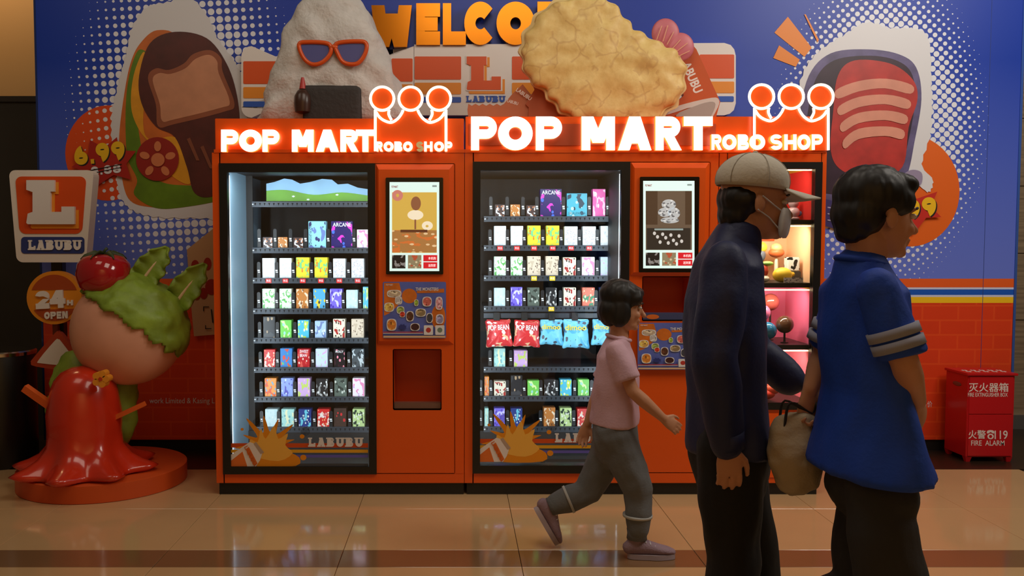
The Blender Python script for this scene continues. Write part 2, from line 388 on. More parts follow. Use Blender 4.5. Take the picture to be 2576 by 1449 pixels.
# printed backdrop wall
def mural_mat():
    mt = bpy.data.materials.new('printed backdrop'); mt.use_nodes = True; nt = NT(mt); b = nt.n['Principled BSDF']; b.inputs['Roughness'].default_value = 0.42
    g = nt.new('ShaderNodeNewGeometry'); s = nt.new('ShaderNodeSeparateXYZ'); nt.l.new(g.outputs['Position'], s.inputs[0]); X, Z = s.outputs[0], s.outputs[2]
    zl, zh = ZZ(700, YW), ZZ(150, YW)
    t = nt.m('DIVIDE', nt.m('SUBTRACT', Z, zl), zh - zl); t = nt.m('MINIMUM', nt.m('MAXIMUM', t, 0.0), 1.0)
    base = nt.mix(t, col(104, 126, 226), col(6, 56, 172))
    def dots(cx, cy, rx, ry, sp, ang, amp, pw):
        c = P(cx, cy, YW); sx = abs(P(cx + rx, cy, YW).x - c.x); sz = abs(P(cx, cy + ry, YW).z - c.z)
        dx = nt.m('SUBTRACT', X, c.x); dz_ = nt.m('SUBTRACT', Z, c.z)
        ca, sa = math.cos(ang) / sp, math.sin(ang) / sp
        u = nt.m('ADD', nt.m('MULTIPLY', dx, ca), nt.m('MULTIPLY', dz_, sa)); v = nt.m('SUBTRACT', nt.m('MULTIPLY', dz_, ca), nt.m('MULTIPLY', dx, sa))
        ru, rv = nt.m('ROUND', u), nt.m('ROUND', v)
        fu, fv = nt.m('SUBTRACT', u, ru), nt.m('SUBTRACT', v, rv)
        d = nt.m('SQRT', nt.m('ADD', nt.m('MULTIPLY', fu, fu), nt.m('MULTIPLY', fv, fv)))
        # ink size follows the dot's own centre
        cu = nt.m('SUBTRACT', nt.m('MULTIPLY', ru, math.cos(ang) * sp), nt.m('MULTIPLY', rv, math.sin(ang) * sp))
        cv = nt.m('ADD', nt.m('MULTIPLY', ru, math.sin(ang) * sp), nt.m('MULTIPLY', rv, math.cos(ang) * sp))
        e1, e2 = nt.m('DIVIDE', cu, sx), nt.m('DIVIDE', cv, sz)
        e = nt.m('SQRT', nt.m('ADD', nt.m('MULTIPLY', e1, e1), nt.m('MULTIPLY', e2, e2)))
        f = nt.m('MAXIMUM', nt.m('SUBTRACT', 1.0, e), 0.0)
        r = nt.m('MINIMUM', nt.m('MULTIPLY', f, amp), 0.45)
        return nt.m('LESS_THAN', d, r)
    dl = dots(470, 300, 320, 460, 0.053, 0.06, 1.05, 1); dr = dots(2215, 330, 280, 430, 0.044, PI / 4 + 0.1, 1.25, 1)
    base = nt.mix(nt.m('MAXIMUM', dl, dr), base, col(226, 230, 240))
    bands = [(701, (232, 98, 36)), (723, (206, 216, 245)), (728, (24, 92, 200)), (742, (206, 216, 245)), (747, (246, 202, 30))]
    for py, c in bands: base = nt.mix(nt.m('LESS_THAN', Z, ZZ(py, YW)), base, col(*c))
    br = nt.new('ShaderNodeTexBrick'); mp = nt.new('ShaderNodeCombineXYZ'); nt.l.new(X, mp.inputs[0]); nt.l.new(Z, mp.inputs[1]); nt.l.new(mp.outputs[0], br.inputs['Vector'])
    br.inputs['Color1'].default_value = col(224, 66, 26); br.inputs['Color2'].default_value = col(219, 62, 24); br.inputs['Mortar'].default_value = col(230, 78, 30)
    br.inputs['Scale'].default_value = 1.0; br.inputs['Brick Width'].default_value = 0.24; br.inputs['Row Height'].default_value = 0.098; br.inputs['Mortar Size'].default_value = 0.006
    base = nt.mix(nt.m('LESS_THAN', Z, ZZ(762, YW)), base, br.outputs[0])
    nt.l.new(base, b.inputs['Base Color']); return mt
xl, xr = XX(107, YW), XX(2549, YW)
wall = struct(box('wall_back', xl, xr, YW, YW + 0.09, ZZ(1106, YW), 3.4, mural_mat())); wall['label'] = 'blue and orange printed backdrop wall with halftone dots'
struct(box('baseboard_back', xl + .02, xr - .02, YW + .012, YW + 0.085, 0.0, ZZ(1106, YW), M('black plinth', (18, 17, 16), 0.5)))['label'] = 'black plinth below the printed wall'
box('panel_seam', XX(2470, YW), XX(2470, YW) + .003, YW - .0008, YW + .01, ZZ(1106, YW), 3.4, M('panel joint', (40, 60, 130), 0.6), wall)
box('edge_trim', xr - .004, xr + .012, YW - .006, YW + .1, ZZ(1106, YW), 3.4, M('blue foil edge', (70, 110, 200), 0.25, 0.4), wall)
box('edge_trim', xl - .008, xl + .004, YW - .004, YW + .1, ZZ(1106, YW), 3.4, M('dark foil edge', (40, 60, 120), 0.3, 0.3), wall)

# flat prints on the backdrop (each ink layer a hair in front of the one below)
L_ = [0]
def ink(name, pts, c, parent=wall, rough=0.42, n=0, var=0.0):
    L_[0] += 1; q = spline(pts, n) if n else pts
    return poly(name, q, YW - 0.0012 * L_[0], 0.0010, M('ink %d %d %d %.2f' % (*c, var), c, rough, var=var, vs_=10), parent)
# left: orange sun, white die-cut, filled bread roll
ink('printed_sun', ell(272, 385, 108, 120, 40), (222, 78, 22))
dotpts = []
for r_ in range(11):
    for c_ in range(6):
        x, y_ = 282 - c_ * 19 + r_ * 2.0, 275 + r_ * 22 + c_ * 3.5
        rad = 7.2 - c_ * 1.35
        if (x - 272) ** 2 / 106 ** 2 + (y_ - 385) ** 2 / 118 ** 2 < .95: dotpts.append(ell(x, y_, rad, rad, 10))
L_[0] += 1; polys('printed_dots', dotpts, YW - 0.0012 * L_[0], 0.001, M('ink white', (226, 228, 234), 0.42), wall)['kind'] = 'stuff'
ow = spline([(430, 5), (470, -12), (520, 40), (545, 95), (585, 150), (612, 205), (632, 260), (640, 420), (600, 560), (520, 548), (400, 545), (335, 528), (303, 490), (292, 420), (282, 350), (284, 280), (300, 210), (318, 140), (334, 70), (370, 20)], 6)
die = ink('printed_cutout', scallop(ow, 4), (214, 216, 222))
ink('bread_crust', [(352, 110), (395, 76), (450, 100), (470, 240), (480, 470), (440, 515), (370, 520), (322, 498), (303, 420), (300, 340), (312, 240), (328, 160)], (206, 108, 40), die, n=6, var=.15)
ink('lettuce_leaf', [(350, 125), (372, 150), (345, 260), (352, 350), (372, 430), (420, 462), (520, 470), (560, 500), (455, 522), (388, 522), (338, 490), (345, 452), (322, 400), (316, 330), (318, 240), (330, 170)], (96, 132, 22), die, n=6, var=.25)
ink('omelette', [(362, 130), (372, 190), (360, 300), (375, 350), (440, 345), (470, 400), (478, 462), (430, 440), (395, 380), (352, 330), (330, 270), (336, 190)], (226, 158, 32), die, n=6, var=.15)
ink('bread_roll', [(350, 190), (378, 108), (440, 80), (520, 96), (570, 160), (596, 240), (604, 330), (600, 440), (540, 492), (490, 486), (470, 420), (440, 345), (392, 318), (356, 260)], (84, 34, 30), die, n=6, var=.3)
ink('toast_crust', [(372, 196), (392, 172), (424, 176), (462, 160), (486, 136), (528, 126), (556, 146), (560, 180), (590, 262), (560, 282), (440, 312), (398, 318), (392, 262)], (150, 84, 56), die, n=5, var=.12)
ink('toast_slice', [(384, 202), (400, 184), (428, 186), (466, 172), (492, 148), (526, 138), (546, 154), (550, 184), (578, 256), (552, 272), (440, 300), (408, 304), (402, 262)], (204, 142, 108), die, n=5, var=.12)
for k in range(3): ink('roll_score', [(470 + 34 * k, 350 + 20 * k), (478 + 34 * k, 346 + 20 * k), (502 + 34 * k, 404 + 20 * k), (494 + 34 * k, 404 + 20 * k)], (128, 70, 48), die)
tm = ink('tomato_slice', ell(396, 400, 54, 55, 32), (150, 30, 22), die)
for k in range(5):
    a = k * 2 * PI / 5 - .3; ink('tomato_seed_pocket', ell(396 + 34 * math.cos(a), 402 + 34 * math.sin(a), 13, 9, 14, 0, a), (208, 122, 78), die)
ink('tomato_core', ell(397, 402, 17, 17, 20), (208, 122, 78), die)
# price burst left
def burst(cx, cy, rx, ry, n, k, ph=0.0):
    return [(cx + rx * (1 if i % 2 else k) * math.cos(PI * i / n + ph), cy + ry * (1 if i % 2 else k) * math.sin(PI * i / n + ph)) for i in range(2 * n)]
sb = ink('price_burst', [(180, 420), (222, 390), (226, 352), (262, 372), (294, 345), (300, 378), (342, 380), (318, 412), (330, 452), (286, 440), (246, 466), (236, 440)], (172, 34, 24))
yel = M('ink yellow', (238, 190, 30), 0.4); blk = M('ink black', (24, 20, 20), 0.5); whi = M('ink white', (226, 228, 234), 0.42)
def price(s, x0, y0, x1, y1, rot, mm, par, sh=True, t=.34):
    L_[0] += 1
    if sh: word(s, x0 + 3, y0 + 3, x1 + 3, y1 + 3, YW - 0.0012 * L_[0], 0.001, [blk], par, t, rot=rot, name='digit_shadow'); L_[0] += 1
    return word(s, x0, y0, x1, y1, YW - 0.0012 * L_[0], 0.001, [mm], par, t, rot=rot, name='digit')
price('6.99', 186, 360, 314, 410, -0.10, yel, sb)
price('8.88', 228, 416, 304, 438, -0.10, whi, sb, False, .3)
for k in (0, 1): ink('strike_line', [(226, 436 - k * 8), (306, 420 - k * 8), (306, 422 - k * 8), (226, 438.5 - k * 8)], (24, 20, 20), sb)
# carton print beside the left machine
ct_ = ink('printed_carton', [(470, 628), (540, 572), (560, 572), (560, 840), (488, 846), (478, 740)], (190, 150, 108))
for e in (ell(491, 668, 10, 14), ell(522, 664, 10, 16), ell(532, 722, 16, 20), ell(512, 738, 10, 14), ell(494, 744, 9, 10)): ink('carton_red_spot', e, (150, 30, 18), ct_)
for q in (Rr(511, 771, 526, 773), Rr(511, 771, 513, 783), [(530, 778), (533, 778), (537, 812), (534, 812)], Rr(518, 826, 532, 828), Rr(516, 818, 518, 828)): ink('carton_mark', q, (30, 24, 20), ct_)
text('printed_credit', 'work Limited & Kasing L', 376, 1001, 540, 1019, YW - .002, whi, wall)
text('printed_notice', '元素,非实际售价', 2250, 1009, 2345, 1025, YW - .002, whi, wall)
# right: orange sun, tin die-cut with red filling
L_[0] = 0
ink('printed_sun', ell(2290, 480, 124, 140, 44), (226, 102, 26))
for q in ([(1948, 82), (1982, 42), (2042, 120), (2024, 143)], [(1945, 146), (1960, 114), (2012, 150), (2002, 168)], [(2023, 36), (2027, 36), (2060, 100), (2057, 107)]): ink('printed_ray', q, (232, 134, 28))
ow = spline([(2020, 190), (2060, 132), (2120, 92), (2180, 58), (2240, 72), (2300, 74), (2335, 100), (2342, 220), (2340, 330), (2318, 412), (2345, 450), (2335, 482), (2300, 470), (2250, 560), (2180, 590), (2080, 570), (1990, 560), (2000, 300)], 6)
d2 = ink('printed_cutout', scallop(ow, 4), (220, 222, 228))
ink('tin_rim', [(2010, 300), (2035, 190), (2090, 134), (2180, 124), (2260, 136), (2305, 170), (2318, 250), (2300, 360), (2282, 440), (2240, 520), (2120, 560), (2030, 540), (2004, 420)], (96, 88, 130), d2, n=6, var=.5)
ink('tin_inside', [(2030, 300), (2052, 200), (2098, 152), (2180, 140), (2250, 150), (2292, 182), (2302, 250), (2286, 350), (2262, 430), (2200, 480), (2110, 490), (2040, 470), (2022, 400)], (52, 32, 50), d2, n=6, var=.4)
ink('red_filling', [(2108, 190), (2150, 152), (2240, 160), (2296, 200), (2308, 250), (2286, 320), (2270, 420), (2200, 450), (2120, 430), (2090, 380), (2096, 280)], (186, 52, 46), d2, n=6, var=.25)
for k in range(4): ink('pale_fillet', [(2104 + 6 * k, 226 + 42 * k), (2160, 204 + 40 * k), (2230, 198 + 40 * k), (2294 - 7 * k, 214 + 38 * k), (2290 - 7 * k, 236 + 38 * k), (2226, 222 + 40 * k), (2160, 230 + 40 * k), (2108 + 6 * k, 248 + 42 * k)], (220, 150, 128), d2, n=4, var=.1)
ink('tin_ring_pull', [(2262, 452), (2290, 428), (2318, 434), (2318, 462), (2300, 470)], (150, 140, 170), d2, n=5)
ink('tin_base', [(2060, 500), (2200, 530), (2280, 480), (2262, 540), (2180, 585), (2060, 560)], (60, 50, 110), d2, n=5)
for k in range(3): ink('tin_groove', [(2082, 520 + k * 16), (2150, 530 + k * 16), (2150, 533 + k * 16), (2082, 523 + k * 16)], (170, 165, 200), d2)
sb2 = ink('price_burst', [(2250, 520), (2280, 480), (2306, 500), (2358, 482), (2342, 520), (2368, 546), (2330, 548), (2298, 590), (2280, 560), (2248, 560)], (196, 44, 34))
price('.99', 2262, 500, 2356, 550, -0.14, yel, sb2)

# ------------------------------------------------------------------ vending machines
orange = M('orange powder coated steel', (230, 86, 14), 0.33, coat=0.15)
orange_d = M('orange dispenser lining', (214, 78, 14), 0.4)
black = M('black door frame', (17, 18, 20), 0.35)
base_b = M('black machine base', (14, 14, 15), 0.45)
inner_g = M('blue grey interior steel', (120, 146, 164), 0.45)
inner_k = M('black interior', (16, 17, 19), 0.55)
shelf_k = M('dark grey shelf steel', (62, 68, 76), 0.4, 0.3)
slot_k = M('shelf slot', (6, 6, 7), 0.9)
led = M('cool white light strip', (225, 240, 255), 0.5, em=3.5)
tag_w = M('white slot label', (235, 238, 240), 0.5)
letter_f = M('lit white acrylic', (255, 250, 240), 0.4, em=1.9, emc=(255, 246, 226))
letter_s = M('amber lit letter edge', (255, 170, 60), 0.4, em=0.9, emc=(255, 170, 60))
letter_dim = M('partly lit cream acrylic', (214, 190, 130), 0.35, em=0.25)  # faint glow put into the material of the partly lit letter
neon = M('white neon tube', (255, 246, 225), 0.4, em=2.5, emc=(255, 240, 205))
crown_m = M('red orange crown acrylic', (240, 88, 22), 0.3, em=0.10)
red_tag = M('red promotion tag', (214, 40, 40), 0.4); yel_tag = M('yellow promotion tag', (240, 200, 40), 0.4)
pane = glass_mat('machine glass', (0.96, 0.98, 0.98), 0.05)
YD, YB, YS = 0.0, 0.96, 0.50                  # front plane, back plane, shelf front plane

def build_shell(name, px, pt, pb, label, cat='vending machine'):
    """px: body x edges; pt: top row; pb: body bottom row"""
    x0, x1 = px; t = thing(name, ((x0 + x1) / 2, 0.48, 0), label, cat, 'robot shop vending machines'); return t
zb, zt = ZZ(1215, 0), ZZ(384, 0)
def machine(t, X0, X1, dX0, dX1, pX1, dz0, dz1, light=11):
    """X0..X1 body, dX0..dX1 door, pX1 right end of the control panel; hollow cabinet behind the door"""
    boxes('body', [(X0, dX0 + .006, 0, YB, zb, zt), (dX1 - .02, dX1, .035, YB, zb, zt), (X1 - .02, X1, .012, YB, zb, zt),
                   (dX0, X1, 0.0, YB, dz1 - .004, zt), (dX0, X1, 0.0, YB, zb, dz0 + .004), (dX0, X1, YB - .02, YB, zb, zt)], orange, t)
    box('corner_trim', pX1 + .003, X1, -.002, .05, dz0, dz1, orange, t, .003)
    box('base', X0 + .012, X1 - .002, .012, YB, 0.0, zb + .002, base_b, t)
    il, ir = dX0 + .022, dX1 - .03
    il_ = boxes('interior_lining', [(dX0 + .006, il, .05, YB - .02, dz0, dz1)], inner_g, t)
    box('interior_back', il, ir, YB - .03, YB - .021, dz0, dz1, inner_k, t)
    box('interior_side', ir, ir + .008, .05, YB - .03, dz0, dz1, inner_k, t)
    box('interior_ceiling', il, ir, .05, YB - .03, dz1 - .03, dz1 - .004, inner_k, t); box('interior_floor', il, ir, .05, YB - .03, dz0 + .004, dz0 + .02, inner_k, t)
    box('added_dark_panel', il, ir, YS + .004, YS + .012, dz0 + .02, ZZ(1084, YS), inner_k, t)  # added dark sheet, hides the lit cabinet floor below the shelves
    box('light_strip', il + .001, il + .012, .07, .085, dz0 + .05, dz1 - .06, led, t)
    box('light_strip', ir - .012, ir - .001, .07, .085, dz0 + .05, dz1 - .06, led, t)
    a = area('cabinet_light', ((il + ir) / 2, .10, dz1 - .05), ((il + ir) / 2, .46, (dz0 + dz1) / 2 - .2), ir - il - .1, light * .30, (.86, .95, 1.0), .03); a.parent = None
    for xx, tg in ((il + .016, ir), (ir - .016, il)):
        area('cabinet_light', (xx, .10, (dz0 + dz1) / 2), ((il + ir) / 2 + (tg - (il + ir) / 2) * .3, .52, (dz0 + dz1) / 2), .02, light * .5, (.86, .95, 1.0), dz1 - dz0 - .1)
    return il, ir
def door(t, r_out, r_in, Y=0.0):
    a0, a1, b0, b1 = rect(*r_out, Y); c0, c1, e0, e1 = rect(*r_in, Y)
    d = boxes('door_frame', [(a0, c0, Y - .012, Y + .035, b0, b1), (c1, a1, Y - .012, Y + .035, b0, b1), (c0, c1, Y - .012, Y + .035, e1, b1), (c0, c1, Y - .012, Y + .035, b0, e0)], black, t)
    g = box('glass', c0, c1, Y + .004, Y + .010, e0, e1, pane, d)
    return d, (a0, a1, b0, b1), (c0, c1, e0, e1)
def shelf(t, x0, x1, py, Y, n_slots=True, thick=7):
    z0, z1 = ZZ(py + thick, Y), ZZ(py - thick, Y)
    s = boxes('shelf', [(x0, x1, Y, Y + .012, z0, z1), (x0, x1, Y + .012, YB - .04, z1 - .012, z1 - .004)], shelf_k, t)
    bm = bmesh.new(); n = int((x1 - x0) / .028)
    for i in range(n):
        x = x0 + .016 + i * .028; zm = (z0 + z1) / 2 + .002
        bbox(bm, x, x + .010, Y - .0012, Y + .002, zm + .0005, zm + .006); bbox(bm, x + .003, x + .007, Y - .0012, Y + .002, zm - .007, zm + .0005)
    link('slot_row', mesh_of(bm), slot_k, s)['kind'] = 'stuff'
    bm = bmesh.new(); bmesh.ops.create_uvsphere(bm, u_segments=8, v_segments=6, radius=.005, matrix=Matrix.Translation((x0 + .006, Y - .003, (z0 + z1) / 2)))
    link('screw', mesh_of(bm, 'screw', 4), tag_w, s)
    return s, z1
def divider(s, px, py, h=40, Y=YS):
    """upright black pusher arm between two stacks, with its white slot label"""
    x = XX(px, Y, py); z = ZZ(py, Y); w = .0105; hh = h / 413
    pts = [(x - w, z), (x + w, z)] + [(x + w * math.cos(a), z + hh - w + w * math.sin(a)) for a in [PI * k / 6 for k in range(7)]] + [(x - w, z)]
    pts = pts[:-1]
    bm = bmesh.new(); slab(bm, [Vector((a, Y + .012, b)) for a, b in pts], .006); link('divider', mesh_of(bm), M('black pusher arm', (30, 33, 37), 0.4), s)
    boxes('slot_label', [(x - .007, x + .006, Y + .0105, Y + .012, z + hh * .42, z + hh * .50), (x - .005, x + .008, Y + .0105, Y + .012, z + hh * .32, z + hh * .38)], tag_w, s)
ORD = ['first', 'second', 'third', 'fourth', 'fifth', 'sixth', 'seventh', 'eighth', 'ninth']
def product(r, bc, pm, desc, where, Y=YS + .014, depth=.075, extra=None, group='boxed toys on the shelves', zs=None):
    """boxed toy: carton body, printed front and closing flap"""
    x0, x1, z0, z1 = rect(*r, Y)
    if zs is not None: z0 = zs
    t = thing('toy_box', ((x0 + x1) / 2, Y + depth / 2, z0), '%s, %s' % (desc, where), 'box', group)
    bmat = M('carton %d %d %d' % bc, bc, 0.45)
    box('carton', x0, x1, Y, Y + depth, z0, z1, bmat, t, .0012)
    box('front_print', x0 + .0025, x1 - .0025, Y - .0008, Y + .002, z0 + .003, z1 - .003, pm, t)
    box('top_flap', x0 + .001, x1 - .001, Y + .001, Y + depth - .002, z1, z1 + .0012, bmat, t)
    if extra: extra(t, r, Y - .0012)
    return t
PR = {}
def pr(key, base, c1, c2, sc=3.0):
    if key not in PR: PR[key] = print_mat('print ' + key, base, c1, c2, sc, len(PR) + 1)
    return base, PR[key]
STY = {
 'white': pr('white sketch', (236, 240, 242), (222, 228, 232), (206, 212, 220), 4), 'white2': pr('white lines', (232, 234, 236), (210, 208, 214), (190, 184, 192), 6),
 'rainbow': pr('yellow green', (232, 214, 60), (120, 200, 140), (238, 130, 50), 3), 'green': pr('green leaf', (226, 240, 224), (96, 180, 90), (150, 210, 130), 4),
 'brown': pr('brown beige', (196, 124, 62), (236, 216, 190), (120, 70, 40), 3), 'blue': pr('sky yellow', (86, 170, 216), (236, 204, 60), (60, 70, 60), 2.5),
 'violet': pr('violet', (120, 104, 222), (210, 204, 246), (70, 50, 170), 3), 'pale': pr('pale teal', (206, 230, 234), (190, 220, 226), (230, 240, 240), 3),
 'black': pr('black beam', (34, 38, 44), (60, 64, 70), (176, 150, 120), 2), 'lime': pr('lime field', (120, 206, 90), (222, 240, 170), (160, 220, 210), 2),
 'sea': pr('sea field', (84, 190, 220), (200, 226, 90), (240, 240, 200), 2.4), 'ice': pr('ice blue', (176, 204, 236), (120, 140, 190), (226, 236, 246), 2.5),
 'cream': pr('cream red', (236, 226, 206), (176, 52, 48), (70, 56, 50), 3.5), 'ecru': pr('ecru line', (226, 208, 186), (206, 186, 162), (130, 108, 92), 4),
 'red': pr('red white', (214, 44, 44), (244, 224, 214), (250, 170, 120), 3.5), 'poster': pr('multi poster', (60, 130, 200), (220, 80, 60), (110, 190, 110), 3),
 'crimson': pr('crimson', (186, 30, 40), (220, 90, 80), (236, 214, 196), 3), 'pastel': pr('pastel', (206, 220, 240), (222, 170, 226), (190, 230, 210), 3),
 'noir': pr('noir pink', (22, 20, 24), (60, 30, 40), (238, 140, 160), 2.2), 'grey': pr('grey smoke', (70, 78, 84), (190, 200, 206), (40, 46, 52), 2.6),
 'tang': pr('tangerine', (240, 150, 60), (226, 80, 40), (110, 170, 210), 3), 'peri': pr('periwinkle', (150, 170, 232), (90, 90, 190), (220, 230, 250), 3),
 'lilac': pr('lilac lime', (214, 176, 226), (200, 220, 110), (240, 200, 210), 2.6), 'coal': pr('coal white', (40, 40, 42), (150, 150, 150), (226, 226, 226), 2.6),
 'olive': pr('olive grey', (92, 104, 96), (50, 58, 54), (200, 206, 196), 2.6), 'rose': pr('rose white', (244, 232, 240), (236, 140, 190), (200, 150, 220), 3),
 'navy': pr('navy blue', (40, 60, 130), (110, 200, 220), (220, 230, 220), 3), 'choc': pr('chocolate', (70, 52, 46), (60, 44, 40), (206, 50, 56), 2.0),
 'forest': pr('forest card', (196, 220, 150), (40, 60, 50), (236, 240, 230), 3), 'arc': pr('night violet', (40, 30, 96), (214, 60, 190), (70, 110, 220), 2.6),
 'leag': pr('light cyan', (150, 216, 234), (110, 130, 190), (60, 60, 110), 2.6), 'teal': pr('teal dusk', (70, 176, 200), (30, 60, 80), (190, 220, 220), 2.6),
 'hot': pr('hot pink', (236, 80, 170), (250, 200, 225), (244, 236, 240), 2.6), 'tiny': pr('tiny pack', (70, 52, 52), (226, 226, 230), (190, 120, 80), 2.6),
 'coral': pr('coral green', (232, 120, 96), (60, 140, 100), (244, 220, 180), 2.6), 'mint': pr('mint', (176, 226, 220), (240, 240, 200), (120, 180, 190), 2.6)}
NM = {'white': 'white carton with faint sketch', 'white2': 'pale carton with grey line print', 'rainbow': 'yellow and green patterned carton', 'green': 'white carton with green leaf print', 'brown': 'brown carton with beige print',
 'blue': 'sky blue and yellow carton', 'violet': 'violet carton with pale figure print', 'pale': 'plain pale teal carton', 'black': 'black carton with a light beam', 'lime': 'lime green meadow carton', 'sea': 'blue and lime carton',
 'ice': 'ice blue carton', 'cream': 'cream carton with red print', 'ecru': 'ecru carton with line drawing', 'red': 'red and white carton', 'poster': 'multicoloured poster carton', 'crimson': 'crimson carton', 'pastel': 'pastel carton',
 'noir': 'black carton with pink print', 'grey': 'smoky grey carton', 'tang': 'tangerine carton', 'peri': 'periwinkle carton', 'lilac': 'lilac and lime carton', 'coal': 'black and white carton', 'olive': 'olive grey carton',
 'rose': 'white carton with rose print', 'navy': 'navy blue carton', 'choc': 'dark brown carton with red print', 'forest': 'leaf framed pale green carton', 'arc': 'large dark violet carton', 'leag': 'tall light cyan carton',
 'teal': 'large teal carton', 'hot': 'tall hot pink carton', 'tiny': 'tiny dark carton', 'coral': 'coral carton with green foot', 'mint': 'mint carton'}
def row(t, il, ir, py_shelf, bottom, items, mac, ordn, Y=YS, tags=None, divh=40, bare=False):
    s, z1 = shelf(t, il, ir, py_shelf, Y)
    for i, it in enumerate(items):
        x0, x1, top, sty = it[:4]; base, pm = STY[sty]
        product((x0, top, x1, bottom), base, pm, NM[sty], '%s on the %s shelf of the %s machine' % (ORD[i], ordn, mac), Y + .014, .075, it[4] if len(it) > 4 else None, zs=z1 - .0035)
        divider(s, x0 - 8 if i else x0 - 10, bottom, divh, Y)
        if tags and tags[i]:
            a0, a1, b0, b1 = rect((x0 + x1) / 2 - 7, py_shelf - 5, (x0 + x1) / 2 + 7, py_shelf + 6, Y - .004)
            box('promotion_tag', a0, a1, Y - .004, Y - .002, b0, b1, tags[i], s)
            text('tag_print', '新品', (x0 + x1) / 2 - 5, py_shelf - 3, (x0 + x1) / 2 + 5, py_shelf + 3, Y - .0046, tag_w, s)
    return s
def ttl(s, f0, f1, g0, g1, m, bold=.01, rot=0.0):
    def f(t, r, Y):
        x0, y0, x1, y1 = r; w, h = x1 - x0, y1 - y0
        text('box_title', s, x0 + w * f0, y0 + h * g0, x0 + w * f1, y0 + h * g1, Y, m, t, bold, rot=rot)
    return f
tw = M('title white', (244, 246, 248), 0.4); tk = M('title dark', (30, 36, 60), 0.4); tr_ = M('title red', (200, 30, 40), 0.4); tt_ = M('title teal', (20, 90, 110), 0.4)
arcane = ttl('ARCANE', .08, .92, .05, .20, tw)
def legends(t, r, Y):
    x0, y0, x1, y1 = r; h = y1 - y0; cx = x0 + 5; cy = (y0 + y1) / 2
    text('box_title', 'LEAGUE·LEGENDS', cx - h * .46, cy - 3, cx + h * .46, cy + 3, Y, tk, t, .01, rot=PI / 2)

# ---------- left machine
X0, X1 = XX(539, 0), XX(1169, 0) - .003
m1 = thing('vending_machine', ((X0 + X1) / 2, .48, 0), 'orange vending machine at the left with a smaller lit header sign', 'vending machine', 'orange vending machines')
d1_, (a0, a1, b0, b1), gl1 = door(m1, (557, 411, 946, 1192), (577, 434, 927, 1173))
pX1 = XX(1143, 0)
il, ir = machine(m1, X0, X1, a0, a1, pX1, b0, b1)
shl = XX(637, YS)
box('inner_partition', il, shl, YS + .02, YS + .03, b0, b1, inner_k, m1)
sc = thing('scenery_card', P(797, 506, YS + .03), 'printed card of blue sky and green hills on the top shelf of the left machine', 'card')
poly('sky_print', [(670, 462), (690, 458), (715, 449), (735, 452), (755, 462), (780, 458), (810, 450), (835, 452), (850, 464), (875, 462), (900, 472), (926, 476), (926, 506), (670, 506)], YS + .03, .004, M('printed sky', (150, 196, 230), .5, var=.12), sc)
poly('hill_print', spline([(670, 480), (720, 478), (790, 490), (860, 484), (926, 492)], 5, False) + [(926, 506), (670, 506)], YS + .028, .002, M('printed grass', (110, 168, 50), .5, var=.2), sc)
for q in ((738, 494), (775, 502), (848, 490)): poly('daisy_print', [(q[0] + 5 * (1 if i % 2 else .5) * math.cos(i * PI / 6), q[1] + 3 * (1 if i % 2 else .5) * math.sin(i * PI / 6)) for i in range(12)], YS + .026, .001, tag_w, sc)
shelf(m1, shl, ir, 514, YS)
sp = lambda lst: lst
row(m1, shl, ir, 630, 622, [(661, 686, 597, 'tiny'), (699, 723, 597, 'brown'), (738, 763, 598, 'tiny'), (776, 820, 557, 'leag', legends), (833, 887, 557, 'arc', arcane), (898, 928, 578, 'rose')], 'left', 'second', divh=46)
row(m1, shl, ir, 706, 699, [(660, 691, 650, 'white'), (703, 733, 650, 'white'), (745, 778, 648, 'rainbow'), (791, 824, 648, 'rainbow'), (838, 869, 651, 'white2'), (884, 916, 651, 'white2')], 'left', 'third', tags=[red_tag] * 6)
row(m1, shl, ir, 783, 775, [(660, 691, 727, 'green'), (703, 733, 727, 'green'), (745, 776, 727, 'brown'), (788, 819, 727, 'blue'), (830, 861, 727, 'violet'), (871, 900, 730, 'pale'), (913, 928, 722, 'sea')], 'left', 'fourth')
row(m1, shl, ir, 857, 850, [(662, 692, 797, 'black'), (705, 733, 806, 'lime'), (749, 777, 806, 'sea'), (792, 820, 808, 'ice'), (838, 868, 803, 'cream'), (884, 915, 803, 'ecru')], 'left', 'fifth')
row(m1, shl, ir, 931, 925, [(664, 692, 880, 'red'), (705, 735, 877, 'poster'), (748, 779, 878, 'crimson', ttl('SWEET\nBEAN', .2, .9, .05, .42, tw)), (794, 824, 878, 'pastel'), (840, 868, 878, 'noir', ttl('MOLLY', .15, .85, .08, .2, tw)), (885, 916, 878, 'grey')], 'left', 'sixth')
row(m1, shl, ir, 1005, 1000, [(666, 695, 952, 'tang'), (707, 737, 952, 'peri'), (749, 780, 952, 'lilac'), (795, 825, 953, 'coal'), (841, 872, 952, 'olive'), (887, 917, 952, 'rose')], 'left', 'seventh')
row(m1, shl, ir, 1081, 1074, [(667, 698, 1030, 'pale'), (708, 740, 1030, 'mint'), (751, 783, 1030, 'navy'), (798, 829, 1030, 'red', ttl('HELLO\nKITTY', .1, .8, .2, .48, tw)), (840, 871, 1028, 'choc'), (887, 917, 1030, 'forest')], 'left', 'bottom')

